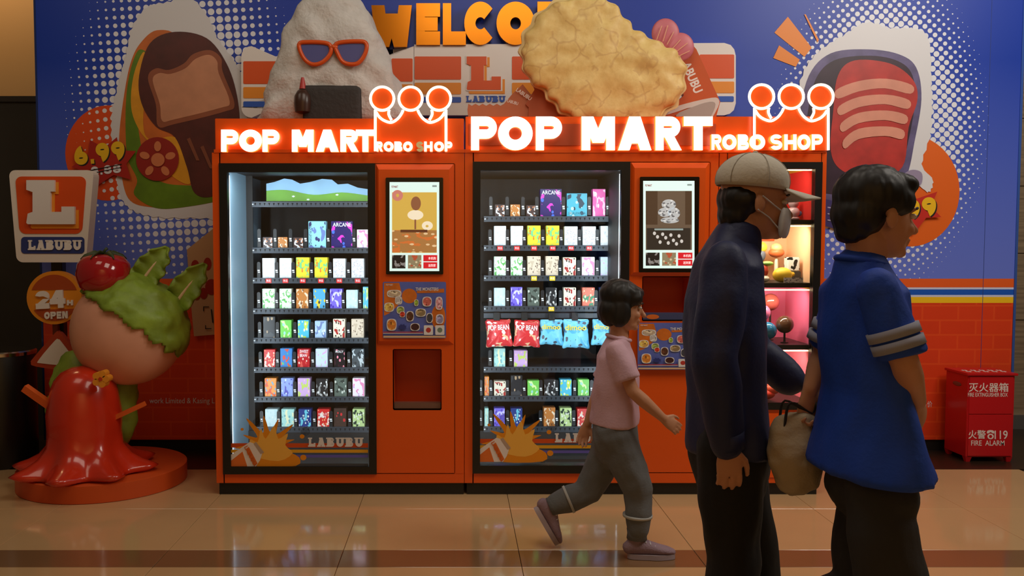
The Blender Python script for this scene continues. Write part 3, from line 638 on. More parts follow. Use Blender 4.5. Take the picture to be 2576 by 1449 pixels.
# ---------- middle machine
X2, X3 = XX(1169, 0), XX(1803, 0) - .002
m2 = thing('vending_machine', ((X2 + X3) / 2, .48, 0), 'orange vending machine in the middle with the large lit header sign', 'vending machine', 'orange vending machines')
d2_, (a0, a1, b0, b1), gl2 = door(m2, (1189, 407, 1581, 1190), (1208, 429, 1559, 1170))
pX2 = XX(1780, 0)
il2, ir2 = machine(m2, X2, X3, a0, a1, pX2, b0, b1)
sl2 = XX(1217, YS)
row(m2, sl2, ir2, 551, 541, [(1245, 1270, 515, 'tiny'), (1284, 1308, 515, 'brown'), (1324, 1350, 517, 'tiny'), (1359, 1413, 476, 'arc', arcane), (1426, 1477, 487, 'teal', ttl('SKULLPANDA', .08, .92, .86, .97, tt_)), (1491, 1523, 476, 'hot'), (1537, 1562, 494, 'ice')], 'middle', 'top', divh=46)
row(m2, sl2, ir2, 624, 617, [(1243, 1273, 569, 'white'), (1285, 1316, 569, 'white'), (1327, 1360, 568, 'rainbow'), (1374, 1407, 568, 'rainbow'), (1420, 1453, 570, 'white2'), (1466, 1499, 570, 'white2'), (1511, 1549, 569, 'white')], 'middle', 'second', tags=[red_tag] * 6 + [None])
row(m2, sl2, ir2, 700, 694, [(1243, 1273, 646, 'green'), (1285, 1315, 646, 'green'), (1327, 1360, 645, 'ecru'), (1373, 1406, 645, 'ecru'), (1417, 1449, 648, 'cream'), (1464, 1496, 647, 'rose'), (1511, 1545, 647, 'pastel')], 'middle', 'third', tags=[None, None, yel_tag, yel_tag, None, None, None])
row(m2, sl2, ir2, 777, 770, [(1243, 1271, 725, 'pale'), (1285, 1314, 723, 'violet'), (1327, 1357, 724, 'olive'), (1373, 1401, 724, 'coal'), (1418, 1449, 724, 'cream'), (1465, 1496, 724, 'coral'), (1508, 1540, 724, 'navy')], 'middle', 'fourth', tags=[None, None, None, yel_tag, None, None, None])
row(m2, sl2, ir2, 930, 921, [(1243, 1271, 877, 'mint'), (1293, 1327, 882, 'lilac')], 'middle', 'sixth')
row(m2, sl2, ir2, 1003, 996, [(1219, 1230, 948, 'tang'), (1243, 1273, 960, 'cream'), (1285, 1314, 945, 'black'), (1327, 1357, 958, 'lime'), (1369, 1398, 955, 'coal'), (1409, 1438, 955, 'sea'), (1454, 1482, 955, 'lime'), (1497, 1526, 955, 'peri')], 'middle', 'seventh')
row(m2, sl2, ir2, 1080, 1072, [(1219, 1229, 1028, 'mint'), (1243, 1270, 1028, 'violet'), (1285, 1314, 1028, 'navy'), (1368, 1397, 1026, 'brown'), (1409, 1438, 1027, 'forest'), (1452, 1480, 1029, 'red'), (1497, 1526, 1029, 'pastel')], 'middle', 'bottom')
# snack bags hanging in the middle machine
def bag(x0, y0, x1, y1, tilt, red, title, label):
    t = thing('snack_bag', P((x0 + x1) / 2, y1, YS - .02), label, 'bag', 'toy bags hanging on hooks')
    cx, cy = (x0 + x1) / 2, (y0 + y1) / 2; w, h = (x1 - x0) / 2, (y1 - y0) / 2
    out = [(-.95, -1), (-.4, -.93), (0, -.96), (.5, -.92), (.95, -1), (.9, -.5), (.94, 0), (.98, .5), (1, 1), (.4, .95), (0, .98), (-.5, .94), (-1, .98), (-.95, .5), (-.9, 0), (-.93, -.5)]
    q = [(cx + u * w * math.cos(tilt) - v * h * math.sin(tilt), cy + u * w * math.sin(tilt) + v * h * math.cos(tilt)) for u, v in spline(out, 4)]
    bm_ = print_mat('print bag red', (214, 52, 56), (240, 190, 150), (250, 236, 226), 2.6, 3) if red else print_mat('print bag blue', (120, 206, 238), (90, 180, 226), (70, 72, 90), 2.6, 5)
    puff('bag_body', q, YS - .02, .028, .028, bm_, t, 6, .004, 60)
    polys('top_seal', [[(cx - w * .9, y0 - 1), (cx + w * .9, y0 - 1), (cx + w * .88, y0 + 5), (cx - w * .88, y0 + 5)]], YS - .022, .003, M('seal red', (190, 36, 44), .3) if red else M('seal blue', (150, 214, 240), .3), t)
    text('bag_title', title, cx - w * .8, y0 + h * .36, cx + w * .8, y0 + h * .75, YS - .0495, tw if red else M('title yellow', (246, 214, 70), .4), t, .02, rot=tilt)
    return t
hk = boxes('hook_rail', [(sl2, ir2, YS, YS + .012, ZZ(800, YS), ZZ(788, YS))], shelf_k, m2)
for x in (1249, 1319, 1387, 1445, 1512):
    a0_, a1_, c0_, c1_ = rect(x - 8, 786, x + 8, 806, YS - .004); box('hook', a0_, a1_, YS - .024, YS, c0_, c1_, inner_k, hk, .002)
bag(1221, 805, 1287, 873, -.06, True, 'POP BEAN', 'red toy bag with white lettering, leftmost of the hanging bags')
bag(1292, 806, 1358, 873, .03, True, 'POP BEAN', 'red toy bag with white lettering, second of the hanging bags')
bag(1357, 805, 1416, 868, .02, False, 'dimoo', 'light blue toy bag, third of the hanging bags')
bag(1415, 804, 1482, 876, .0, False, 'dimoo', 'light blue toy bag with yellow lettering, fourth of the hanging bags')
bag(1488, 804, 1548, 870, .04, False, 'dimoo', 'light blue toy bag beside the walking child, last of the hanging bags')

# ---------- control panels: screen, poster, dispenser
def panel(t, r, rec, kink, top=True):
    x0, x1, z0, z1 = rect(*r, 0); rx0, rx1, rz0, rz1 = rect(*rec, 0)
    bm = bmesh.new(); th = .03
    for b in ((x0, rx0, -.0, th, z0, z1), (rx1, x1, 0, th, z0, z1), (rx0, rx1, 0, th, rz1, z1), (rx0, rx1, 0, th, z0, rz0)): bbox(bm, *b)
    p = link('front_panel', mesh_of(bm), orange, t)
    dp = boxes('dispenser', [(rx0 - .004, rx0, .0, .2, rz0, rz1), (rx1, rx1 + .004, .0, .2, rz0, rz1), (rx0, rx1, .2, .205, rz0, rz1), (rx0, rx1, .0, .2, rz1, rz1 + .004), (rx0, rx1, .0, .2, rz0 - .004, rz0)], orange_d, t)
    # raised bevelled surround above
    bm = bmesh.new(); i = .035
    o_ = [(x0, z0 + (z1 - z0) * .0), (x1, z0), (x1, z1), (x0, z1)]; kz = ZZ(kink, 0)
    f = [(x0 + .004, kz), (x1 - .004, kz), (x1 - .004, z1 - .004), (x0 + .004, z1 - .004)]; g = [(x0 + i * .55, kz + .02), (x1 - i * .8, kz + .02), (x1 - i * .8, z1 - i), (x0 + i * .55, z1 - i)]
    A = [bm.verts.new((a, -.001, b)) for a, b in f]; B = [bm.verts.new((a, -.020, b)) for a, b in g]
    for k in range(4): bm.faces.new((A[k], A[(k + 1) % 4], B[(k + 1) % 4], B[k]))
    bm.faces.new(B); bm.faces.new(list(reversed(A)))
    return p, dp, link('raised_surround', mesh_of(bm), orange, t), (rx0, rx1, rz0, rz1)
YP = -.021
def emat(n, c, e): return M(n, c, 0.3, em=e)
def screen(t, o, i, kind):
    s = box('touch_screen', *rect(*o, YP)[:2], YP - .012, YP + .005, *rect(*o, YP)[2:], M('black glass bezel', (10, 10, 12), 0.12), t, .003)
    Y = YP - .0125; x0, y0, x1, y1 = i; w, h = x1 - x0, y1 - y0
    def q(n, u0, v0, u1, v1, m, k=1): return poly(n, Rr(x0 + u0 * w, y0 + v0 * h, x0 + u1 * w, y0 + v1 * h), Y - .0004 * k, .0004, m, s)
    def e(n, u, v, ru, rv, m, k): return poly(n, ell(x0 + u * w, y0 + v * h, ru * w, rv * w), Y - .0004 * k, .0004, m, s)
    q('display', 0, 0, 1, 1, emat('screen white', (206, 234, 230), .85), 0)
    text('screen_brand', 'POP MART', x0 + .04 * w, y0 + .04 * h, x0 + .17 * w, y0 + .065 * h, Y - .0006, tr_, s, .02)
    q('menu_mark', .86, .035, .95, .055, emat('screen grey', (150, 170, 170), .5))
    if kind == 1:
        q('banner_image', .05, .115, .95, .795, emat('screen yellow', (214, 180, 84), .6))
        e('donut', .16, .15, .11, .11, emat('screen pink', (206, 130, 120), .6), 2); e('donut_hole', .16, .15, .03, .035, emat('screen yellow', (214, 180, 84), .6), 3)
        e('donut', .76, .49, .11, .09, emat('screen cream', (236, 226, 200), .7), 2); e('donut_hole', .755, .495, .03, .025, emat('screen yellow', (214, 180, 84), .6), 3)
        e('cake', .52, .37, .16, .10, emat('screen cream', (236, 226, 200), .7), 2); e('cake_top', .53, .24, .10, .14, emat('screen brown', (150, 100, 70), .5), 3)
        q('cake_stand', .50, .42, .535, .53, emat('screen brown', (150, 100, 70), .5), 2)
        q('banner_low', .05, .54, .95, .79, print_mat('screen picnic', (176, 126, 72), (214, 120, 60), (236, 206, 160), 4, 4, .55), 2)
        q('banner_bar', .22, .535, .76, .565, emat('screen dark brown', (110, 66, 44), .4), 3)
    else:
        q('banner_image', .05, .115, .95, .79, emat('screen taupe', (108, 92, 76), .5))
        q('pillar_image', .05, .115, .28, .50, emat('screen wood', (84, 66, 50), .45), 2); q('pillar_image', .82, .115, .95, .50, emat('screen wood', (84, 66, 50), .45), 2)
        for u, v, a, b in ((.5, .27, .14, .10), (.42, .36, .13, .09), (.60, .37, .12, .11), (.52, .45, .18, .06)): e('silver_ornament', u, v, a, b, print_mat('screen silver', (190, 196, 200), (110, 112, 116), (226, 230, 232), 2.4, 2, .55), 3)
        q('banner_low', .07, .54, .92, .785, emat('screen dark', (58, 52, 46), .4), 2)
        for k in range(11):
            e('silver_bead', .22 + (k * .37) % .58, .60 + (k * .23) % .15, .03, .035, emat('screen bead', (206, 206, 204), .6), 3)
        q('banner_bar', .22, .545, .78, .565, emat('screen grey', (150, 170, 170), .5), 3)
    q('thumbnail', .05, .82, .32, .97, print_mat('screen thumb a', (40, 36, 34), (150, 150, 150), (90, 84, 80), 2.5, 7, .4), 1)
    q('thumbnail', .37, .82, .64, .97, print_mat('screen thumb b', (150, 140, 110), (190, 90, 60), (216, 206, 170), 2.5, 9, .5), 1)
    for k, s_ in enumerate(('本机购', '送到家')):
        q('red_button', .68, .82 + k * .08, .96, .89 + k * .08, emat('screen red', (206, 34, 44), .7), 1)
        text('button_text', s_, x0 + .78 * w, y0 + (.84 + k * .08) * h, x0 + .93 * w, y0 + (.872 + k * .08) * h, Y - .0012, emat('screen pure white', (250, 250, 250), .9), s)
    return s
def poster(t, r):
    x0, y0, x1, y1 = r; w, h = x1 - x0, y1 - y0; Y = YP - .001; lay = [0]
    p = poly('sticker_poster', rrect(*r, 4), Y, .0012, M('poster blue', (96, 112, 196), .4, var=.25, vs_=9), t)
    def sh(n, pts, m): lay[0] += 1; return poly(n, pts, Y - .00025 * lay[0], .0006, m, p)
    def U(u, v): return (x0 + u * w, y0 + v * h)
    org = M('poster orange', (224, 120, 40), .4, var=.2, vs_=20); pw = M('poster white', (232, 232, 232), .4)
    sh('orange_corner', [U(0.02, .02), U(.26, .02), U(.30, .2), U(.24, .42), U(.1, .56), U(.02, .6)], org)
    sh('orange_spot', ell(*U(.42, .25), w * .12, h * .13), org); sh('orange_corner', ell(*U(.88, .62), w * .11, h * .22), org)
    sh('title_bar', [U(.54, .16), U(.97, .12), U(.97, .19), U(.54, .2)], org)
    text('poster_brand', 'POP MART', *U(.05, .04), *U(.16, .07), Y - .003, pw, p, .01)
    text('poster_title', 'THE MONSTERS', *U(.52, .10), *U(.88, .16), Y - .003, pw, p, .02)
    stk = [(.18, .21, .13, .07, (206, 186, 160)), (.25, .33, .065, .075, (200, 196, 196)), (.10, .45, .09, .085, (222, 176, 90)), (.28, .50, .07, .07, (150, 170, 90)), (.31, .575, .05, .055, (190, 60, 44)), (.43, .61, .07, .095, (96, 60, 44)),
           (.53, .37, .04, .06, (150, 180, 70)), (.60, .545, .095, .075, (150, 130, 96)), (.70, .35, .085, .09, (214, 110, 100)), (.89, .38, .065, .12, (230, 160, 170)), (.74, .64, .06, .09, (70, 72, 84)), (.90, .66, .07, .09, (150, 150, 190)),
           (.14, .76, .09, .11, (226, 140, 60)), (.51, .80, .085, .07, (70, 40, 44))]
    for u, v, a, b, c in stk:
        sh('sticker_edge', spline([(x0 + (u + a * k * math.cos(g)) * w, y0 + (v + b * 1.1 * k * math.sin(g)) * h) for g, k in [(i * PI / 4, 1.0 if i % 2 else .88) for i in range(8)]], 3), pw)
        sh('sticker_print', ell(*U(u, v), a * .78 * w, b * .86 * h, 16), print_mat('sticker %d %d %d' % c, c, tuple(min(255, int(k * 1.3)) for k in c), tuple(int(k * .6) for k in c), 2.2, c[0]))
    sh('blue_burst', burst(*U(.31, .80), w * .075, h * .055, 8, .7), M('poster deep blue', (50, 60, 130), .4))
    for k, c in enumerate(((206, 60, 40), (220, 200, 180), (60, 80, 160))): sh('stripe', Rr(*U(0.005, .885 + .022 * k), *U(.64, .898 + .022 * k)), M('stripe %d' % k, c, .4))
    sh('footer', Rr(*U(0.01, .955), *U(.99, .99)), M('poster tan', (226, 190, 150), .4))
    for k in (.65, .83): sh('badge', rrect(*U(k, .77), *U(k + .145, .94), 2), pw); sh('badge_mark', ell(*U(k + .072, .855), w * .04, h * .045), M('badge %g' % k, (190, 60, 50) if k < .7 else (120, 140, 120), .4))
    return p
_, dp1, sr1, rr1 = panel(m1, (946, 411, 1143, 1192), (990, 880, 1109, 1030), 866)
box('collection_lip', rr1[0], rr1[1], .012, .06, rr1[2], rr1[2] + .035, M('grey dispenser lip', (120, 84, 70), .3), dp1, .004)
screen(m1, (971, 447, 1115, 690), (980, 458, 1105, 682), 1); poster(m1, (963, 709, 1122, 851))
_, dp2, sr2, rr2 = panel(m2, (1582, 407, 1780, 1190), (1617, 697, 1740, 806), 694)
box('collection_lip', rr2[0], rr2[1], .006, .06, rr2[2], rr2[2] + .04, M('blue dispenser lip', (66, 74, 110), .3), dp2, .004)
poly('lip_emblem', ell(1642, 797, 16, 6), .0055, .0005, M('emblem orange', (222, 110, 40), .4), dp2)
screen(m2, (1608, 445, 1757, 685), (1618, 455, 1747, 675), 2); poster(m2, (1604, 812, 1762, 930))
bm = bmesh.new(); ball(bm, P(1598, 584, -.012), (.006, .004, .006), seg=10); link('panel_lock', mesh_of(bm, 'l', 4), black, m2)

# ---------- third cabinet (toy display)
X4, X5 = XX(1804, 0), XX(2071, 0)
m3 = thing('display_cabinet', ((X4 + X5) / 2, .48, 0), 'narrow orange display cabinet with lit toy compartments at the right end', 'cabinet')
o3, i3 = (1824, 408, 2061, 1030), (1841, 425, 2043, 1012)
d3, (a0, a1, b0, b1), (c0, c1, e0, e1) = door(m3, o3, i3)
boxes('body', [(X4, a0 + .004, 0, YB, zb, zt), (a1 - .004, X5, 0, YB, zb, zt), (a0, a1, 0, YB, b1 - .004, zt), (a0, a1, 0, YB, zb, b0 + .004), (a0, a1, .47, YB, b0, b1)], orange, m3)
box('lower_door', a0 + .01, a1 - .005, -.006, .0, zb + .03, b0 - .02, orange, m3, .003)
box('base', X4 + .002, X5 - .012, .012, YB, 0, zb + .002, base_b, m3)
cy = M('yellow cabinet lining', (236, 190, 60), .5)
box('side_lining', a1 - .014, a1 - .004, .04, .47, b0, b1, cy, m3); box('side_lining', a0 + .004, a0 + .014, .04, .47, b0, b1, cy, m3)
comps = [(424, 553, (206, 46, 44), 6), (566, 712, (238, 190, 150), 15), (728, 868, (232, 110, 150), 9), (882, 1012, (232, 120, 140), 8)]
for k, (p0, p1, c, pw_) in enumerate(comps):
    zt_, zb_ = ZZ(p0, .03), ZZ(p1, .03)
    box('compartment_back', a0 + .014, a1 - .014, .44, .468, zb_ - .03, zt_, M('compartment %d' % k, c, .6, var=.08, vs_=4), m3)
    box('compartment_side', a1 - .022, a1 - .0145, .06, .44, zb_, zt_, M('compartment side %d' % k, tuple(min(255, int(v * 1.08)) for v in c), .6), m3)
    s = box('display_shelf', a0 + .014, a1 - .014, .035, .44, zb_ - .026, zb_, M('black shelf', (26, 26, 28), .4), m3)
    area('compartment_light', ((a0 + a1) / 2, .1, zt_ - .01), ((a0 + a1) / 2, .36, zb_ + .05), .34, pw_ * .20, (1.0, .86, .66), .04)
    box('shelf_light', a0 + .03, a1 - .03, .06, .075, zt_ - .008, zt_ - .002, M('warm light strip', (255, 226, 170), .5, em=5), m3)

# ---------- header signs
def header(t, r, lip):
    x0, x1, z0, z1 = rect(*r, .01)
    h = box('header_box', x0, x1, .01, .70, z0, z1, orange, t, .003)
    boxes('header_rim', [(x0 - .004, x1 + .004, -.004, .02, z0 - .006, z0 + .012)], orange, t); return h
h1 = header(m1, (541, 298, 1167, 382), 0); h2 = header(m2, (1171, 293, 2076, 382), 0)
boxes('header_inset', [(*rect(1180, 300, 1800, 372, .008)[:2], .004, .012, ZZ(366, .01), ZZ(312, .01))], M('brown orange sign panel', (176, 76, 50), .35), h2)
SM = [letter_f, letter_s]; YL = -.035
for ch, a, b in (('P', 556, 600), ('O', 601, 659), ('P', 660, 703), ('M', 734, 789), ('A', 794, 852), ('R', 856, 902), ('T', 895, 943)):
    letter('sign_letter', ch, (a, 326, b, 382), YL, .03, SM, h1, .31)
for i, (ch, a, b) in enumerate((('R', 947, 963), ('O', 965, 990), ('B', 992, 1012), ('O', 1014, 1038), ('S', 1047, 1065), ('H', 1067, 1088), ('O', 1092, 1117), ('P', 1119, 1138))):
    letter('sign_letter', ch, (a, 356, b, 381), YL - .014, .03, [letter_dim, letter_dim] if i == 4 else SM, h1, .30)
for ch, a, b in (('P', 1185, 1250), ('O', 1253, 1340), ('P', 1348, 1414), ('M', 1463, 1547), ('A', 1555, 1639), ('R', 1649, 1715), ('T', 1720, 1793)):
    letter('sign_letter', ch, (a, 293, b, 378), YL, .03, SM, h2, .31)
for ch, a, b in (('R', 1790, 1816), ('O', 1817, 1853), ('B', 1856, 1884), ('O', 1885, 1925), ('S', 1938, 1968), ('H', 1973, 2004), ('O', 2006, 2039), ('P', 2042, 2070)):
    letter('sign_letter', ch, (a, 338, b, 377), YL - .014, .03, SM, h2, .28)
def crown(h, cx, by, k, ky, bot):
    T = lambda x, y: (cx + (x - 1032.8) * k, by + (y - 248) * ky)
    body = [T(944, 381), T(944, 284)] + [T(*q) for q in spline([(952, 285), (962, 299), (984, 308), (1002, 298), (1014, 278)], 4, False)] + [T(*q) for q in spline([(1052, 278), (1064, 298), (1082, 308), (1104, 299), (1114, 285)], 4, False)] + [T(1122, 284), T(1122, 381)]
    Yc = -.012
    c = poly('crown_plate', body, Yc, .02, crown_m, h)
    for bx in (961.4, 1032.8, 1104.3): poly('crown_ball', ell(*T(bx, 248), 29 * k, 29 * ky, 32), Yc, .02, crown_m, h)
    for a in (([(944, 278), (952, 268), (979, 272), (978, 285), (984, 306), (962, 298), (946, 285)]), ([(1122, 278), (1114, 268), (1087, 272), (1088, 285), (1082, 306), (1104, 298), (1120, 285)])): poly('crown_stem', [T(*q) for q in a], Yc + .001, .02, crown_m, h)
    R_ = .0072
    def nt_(pts, closed=False):
        bm = bmesh.new(); tube(bm, [P(*T(*q), Yc - .010) for q in pts], R_, 8, closed); return link('neon_tube', mesh_of(bm, 'neon', 4), neon, h)
    for bx in (961.4, 1032.8, 1104.3): nt_(ell(bx, 248, 29.5, 29.5, 36), True)
    nt_([(944, 276), (944, 300), (944, 340), (944, 380)]); nt_([(1122, 276), (1122, 300), (1122, 340), (1122, 380)])
    nt_(spline([(946, 282), (954, 294), (966, 303), (984, 308), (1000, 299), (1010, 286), (1014, 277)], 4, False)); nt_(spline([(1119, 282), (1111, 294), (1099, 303), (1081, 308), (1065, 299), (1055, 286), (1051, 277)], 4, False))
    nt_(spline([(979, 276), (978, 288), (985, 302)], 4, False)); nt_(spline([(1086, 276), (1087, 288), (1080, 302)], 4, False))
crown(h1, 1032.8, 248, 1, 1, 381); crown(h2, 1990.5, 243, 1.045, 1.02, 377)

# ------------------------------------------------------------------ welcome letters, signboard, standees above the machines
gold = M('polished gold metal', (196, 118, 20), 0.22, 0.85)
ws = thing('welcome_sign', P(1230, 112, .98), 'polished gold WELCOME letters mounted on the blue wall', 'sign')
for ch, a, b, y0, y1 in (('W', 934, 1036, 13, 118), ('E', 1047, 1107, 8, 113), ('L', 1114, 1172, 8, 113), ('C', 1168, 1246, 4, 113), ('O', 1249, 1345, 4, 113), ('M', 1352, 1440, 4, 113), ('E', 1450, 1524, 4, 113)):
    letter('gold_letter', ch, (a, y0, b, y1), .965, .05, [gold], ws, .36)
paint_w = M('white sign face', (232, 228, 224), 0.4); s_or = M('sign orange', (222, 84, 24), 0.4); s_am = M('sign amber', (236, 146, 40), 0.4); s_bl = M('sign blue', (44, 92, 190), 0.4)
sgb = thing('signboard', P(1230, 290, .985), 'long white rounded signboard with orange, amber and blue stripes', 'signboard')
grey_e = M('sign edge', (190, 180, 172), .5)
poly('board_panel', [(1041, 116)] + rrect(607, 116, 1100, 296, 26)[6:18] + [(1041, 292)], .985, .06, paint_w, sgb)
r_ = rrect(1000, 108, 1850, 290, 28); poly('board_panel', [(1042, 290)] + [q for q in r_[18:24]] + [q for q in r_[0:6]] if False else [(1042, 112), (1822, 108), (1838, 113), (1847, 124), (1851, 140), (1851, 260), (1846, 277), (1836, 286), (1822, 290), (1042, 290)], .985, .06, paint_w, sgb)
for c, l in ((s_or, [(612, 154, 700, 211), (985, 147, 1038, 205), (1043, 142, 1160, 200), (1288, 142, 1420, 200), (1760, 137, 1847, 197)]), (s_am, [(612, 219, 700, 247), (985, 212, 1038, 240), (1043, 208, 1160, 237), (1288, 208, 1420, 237), (1760, 205, 1847, 234)]), (s_bl, [(612, 255, 700, 269), (985, 248, 1038, 261), (1043, 244, 1160, 258), (1288, 244, 1420, 258), (1760, 242, 1846, 256)])):
    for q in l: poly('color_block', rrect(*q, 3), .982, .004, c, sgb)
def slabL(x0, y0, x1, y1):
    u = lambda a, b: (x0 + a * (x1 - x0), y0 + b * (y1 - y0))
    return [u(0, 0), u(.58, 0), u(.58, .26), u(.5, .26), u(.5, .72), u(.73, .72), u(.73, .6), u(1, .6), u(1, 1), u(.03, 1), u(0, .97), u(.03, .76), u(.13, .72), u(.13, .27), u(0, .22)]
poly('initial_shadow', slabL(1179, 144, 1270, 236), .981, .004, s_am, sgb); poly('initial_edge', slabL(1172, 140, 1264, 229), .9795, .003, paint_w, sgb); poly('initial', slabL(1174, 142, 1260, 226), .977, .004, s_or, sgb)
word('LABUBU', 1174, 241, 1270, 257, .981, .004, [s_bl], sgb, .33, True, .22)
ZH1, ZH2 = ZZ(298, .01), ZZ(293, .01)
def pyz(z, Y):                                # row at which height z shows on plane Y
    v = Vector((0, Y, z)) - CAM; return CY - F * (v.y * st * 1 + v.z * ct - 2 * v.y * st) / (v.y * ct - v.z * st) if False else CY - F * ((v.z * ct + v.y * st) / (v.y * ct - v.z * st))
b1_ = pyz(ZH1, .36); b2_ = pyz(ZH2, .34)
rice = M('puffed white rice', (208, 206, 204), 0.75, bump=0.8, bs=38, var=.12, vs_=14)
rb = thing('rice_ball_standee', P(840, b1_, .36), 'big white rice ball standee with black seaweed on the left machine', 'standee')
ro = spline([(664, b1_), (662, 270), (676, 215), (700, 140), (728, 62), (760, 10), (810, -16), (870, -12), (915, 14), (955, 92), (985, 160), (1010, 240), (1020, 285), (1016, b1_), (840, b1_ + .5)], 5)
puff('rice_body', ro, .36, .15, .1, rice, rb, 14, .028, 11, 3.2)
puff('seaweed_sheet', rrect(764, 217, 911, b1_, 9), .25, .05, .03, M('dark seaweed', (44, 40, 40), .6, bump=.3, bs=40), rb, 5, 0, 1, 8)
sg_ = M('orange plastic rim', (214, 84, 24), .3); ln_ = M('violet lens', (86, 92, 150), .12)
for q in ([(752, 112), (775, 106), (825, 110), (832, 132), (812, 156), (786, 162), (764, 146)], [(846, 110), (900, 104), (921, 110), (918, 136), (898, 160), (866, 158), (850, 136)]):
    bm = bmesh.new(); tube(bm, [P(x, y, .188) for x, y in spline(q, 5)], .0125, 8, True); link('glasses_rim', mesh_of(bm, 'rim', 4), sg_, rb); poly('glasses_lens', spline(q, 5), .188, .004, ln_, rb)
bm = bmesh.new(); tube(bm, [P(828, 120, .188), P(838, 117, .186), P(849, 120, .188)], .012, 8); link('glasses_bridge', mesh_of(bm, 'b', 4), sg_, rb)
c = P(762, 262, .215); brn = M('dark brown sauce bottle', (62, 40, 32), .3)
lathe('sauce_bottle', [(.02, -.055), (.045, -.045), (.05, 0), (.047, .045), (.03, .075), (.014, .085)], c, brn, rb, 24)
lathe('bottle_nozzle', [(.02, .085), (.013, .125), (.008, .15)], c, M('red nozzle', (176, 40, 34), .35), rb, 16)

# battered prawn cut-out with paper cup and wrapper
pw_ = thing('prawn_standee', P(1520, b2_, .34), 'yellow battered prawn cut-out with pink tail above the large sign', 'standee')
def batter():
    mt = bpy.data.materials.new('printed golden batter'); mt.use_nodes = True; nt = NT(mt); b = nt.n['Principled BSDF']; b.inputs['Roughness'].default_value = .5
    g = nt.new('ShaderNodeNewGeometry'); v = nt.new('ShaderNodeTexVoronoi'); v.feature = 'DISTANCE_TO_EDGE'; v.inputs['Scale'].default_value = 9
    n = nt.new('ShaderNodeTexNoise'); n.inputs['Scale'].default_value = 26; n.inputs['Detail'].default_value = 6; nt.l.new(g.outputs['Position'], n.inputs['Vector'])
    n3 = nt.new('ShaderNodeTexNoise'); n3.inputs['Scale'].default_value = 7; nt.l.new(g.outputs['Position'], n3.inputs['Vector'])
    wv = nt.new('ShaderNodeVectorMath'); wv.operation = 'MULTIPLY_ADD'; nt.l.new(n3.outputs[1], wv.inputs[0]); wv.inputs[1].default_value = (.12, .12, .12); nt.l.new(g.outputs['Position'], wv.inputs[2]); nt.l.new(wv.outputs[0], v.inputs['Vector'])
    e = nt.m('MINIMUM', nt.m('MULTIPLY', v.outputs[0], 12.0), 1.0); c = nt.mix(n.outputs[0], col(212, 170, 88), col(246, 222, 150)); k = nt.m('MAXIMUM', e, nt.m('GREATER_THAN', n3.outputs[0], .52))
    nt.l.new(nt.mix(nt.m('MULTIPLY_ADD', k, .45, .55), col(186, 136, 78), c), b.inputs['Base Color'])
    bp = nt.new('ShaderNodeBump'); bp.inputs['Strength'].default_value = .25; bp.inputs['Distance'].default_value = .01; nt.l.new(n.outputs[0], bp.inputs['Height']); nt.l.new(bp.outputs[0], b.inputs['Normal']); return mt
ob = spline([(1313, 108), (1316, 150), (1332, 195), (1368, 228), (1396, 262), (1430, 292), (1480, b2_), (1560, b2_), (1630, b2_), (1680, 282), (1710, 245), (1722, 195), (1714, 148), (1676, 120), (1632, 96), (1592, 76), (1566, 42), (1530, 4), (1480, -10), (1425, -4), (1372, 22), (1334, 62)], 2)
obs = spline(scallop(ob, 9), 4)
poly('cutout_edge', obs, .34, .03, M('pale cut edge', (226, 200, 140), .6), pw_)
cxm, cym = 1520, 155
puff('batter_body', [(cxm + (x - cxm) * .965, cym + (y - cym) * .955) for x, y in obs], .336, .06, .0, batter(), pw_, 16, .022, 10, 4)
pk = M('pink prawn tail', (204, 112, 124), .45, var=.1)
for e in (ell(1674, 84, 35, 38), ell(1712, 118, 34, 36)): puff('tail_fan', e, .355, .02, .02, pk, pw_, 6)
bm = bmesh.new()
for a, b in (((1665, 65), (1652, 100)), ((1680, 64), (1668, 104)), ((1695, 80), (1678, 112)), ((1712, 100), (1690, 124)), ((1730, 108), (1696, 134)), ((1735, 128), (1702, 144))): tube(bm, [P(*a, .328), P((a[0] + b[0]) / 2, (a[1] + b[1]) / 2, .326), P(*b, .330)], .0022, 6)
link('tail_lines', mesh_of(bm), M('tail cream', (240, 190, 150), .5), pw_)['kind'] = 'stuff'
box('prop_block', *rect(1443, 281, 1486, 293, .3)[:2], .30, .36, ZH2, ZH2 + .035, M('dark red block', (130, 50, 34), .5), pw_)
cup = thing('paper_cup', P(1720, b2_, .44), 'orange paper cup with white lettering tipped over beside the prawn cut-out', 'cup')
co = [(1690, 120), (1745, 116), (1752, 124), (1812, 256), (1800, 300), (1784, b2_), (1640, b2_), (1680, 280), (1720, 240)]
poly('cup_wall', co, .42, .05, M('orange cup card', (196, 84, 28), .5), cup)
poly('cup_lip', spline([(1655, 284), (1720, 262), (1790, 246), (1808, 250), (1806, 270), (1780, b2_), (1766, b2_), (1760, 280), (1740, 270), (1700, 282), (1650, 296)], 3), .416, .012, M('cup white lip', (210, 204, 198), .5), cup)
poly('cup_inside', spline([(1700, 290), (1745, 268), (1785, 256), (1800, 262), (1790, 290), (1774, 308), (1730, 308)], 3), .414, .006, M('cup grey inside', (168, 160, 154), .6), cup)
text('cup_lettering', 'LABUBU', 1693, 178, 1785, 202, .4195, paint_w, cup, .03, rot=1.15)
wr_ = thing('paper_wrapper', P(1300, b2_, .42), 'crumpled tan paper wrapper with small lettering below the prawn cut-out', 'wrapper')
zig = [(1178 + k * 9, 266 if k % 2 else 261) for k in range(11)]
poly('wrapper_flap', [(1180, b2_), (1176, 275)] + zig + [(1290, 235), (1315, 212), (1345, 250), (1400, 285), (1420, b2_)], .42, .02, M('tan wrapper paper', (190, 112, 74), .6, var=.1, bump=.2, bs=12), wr_)
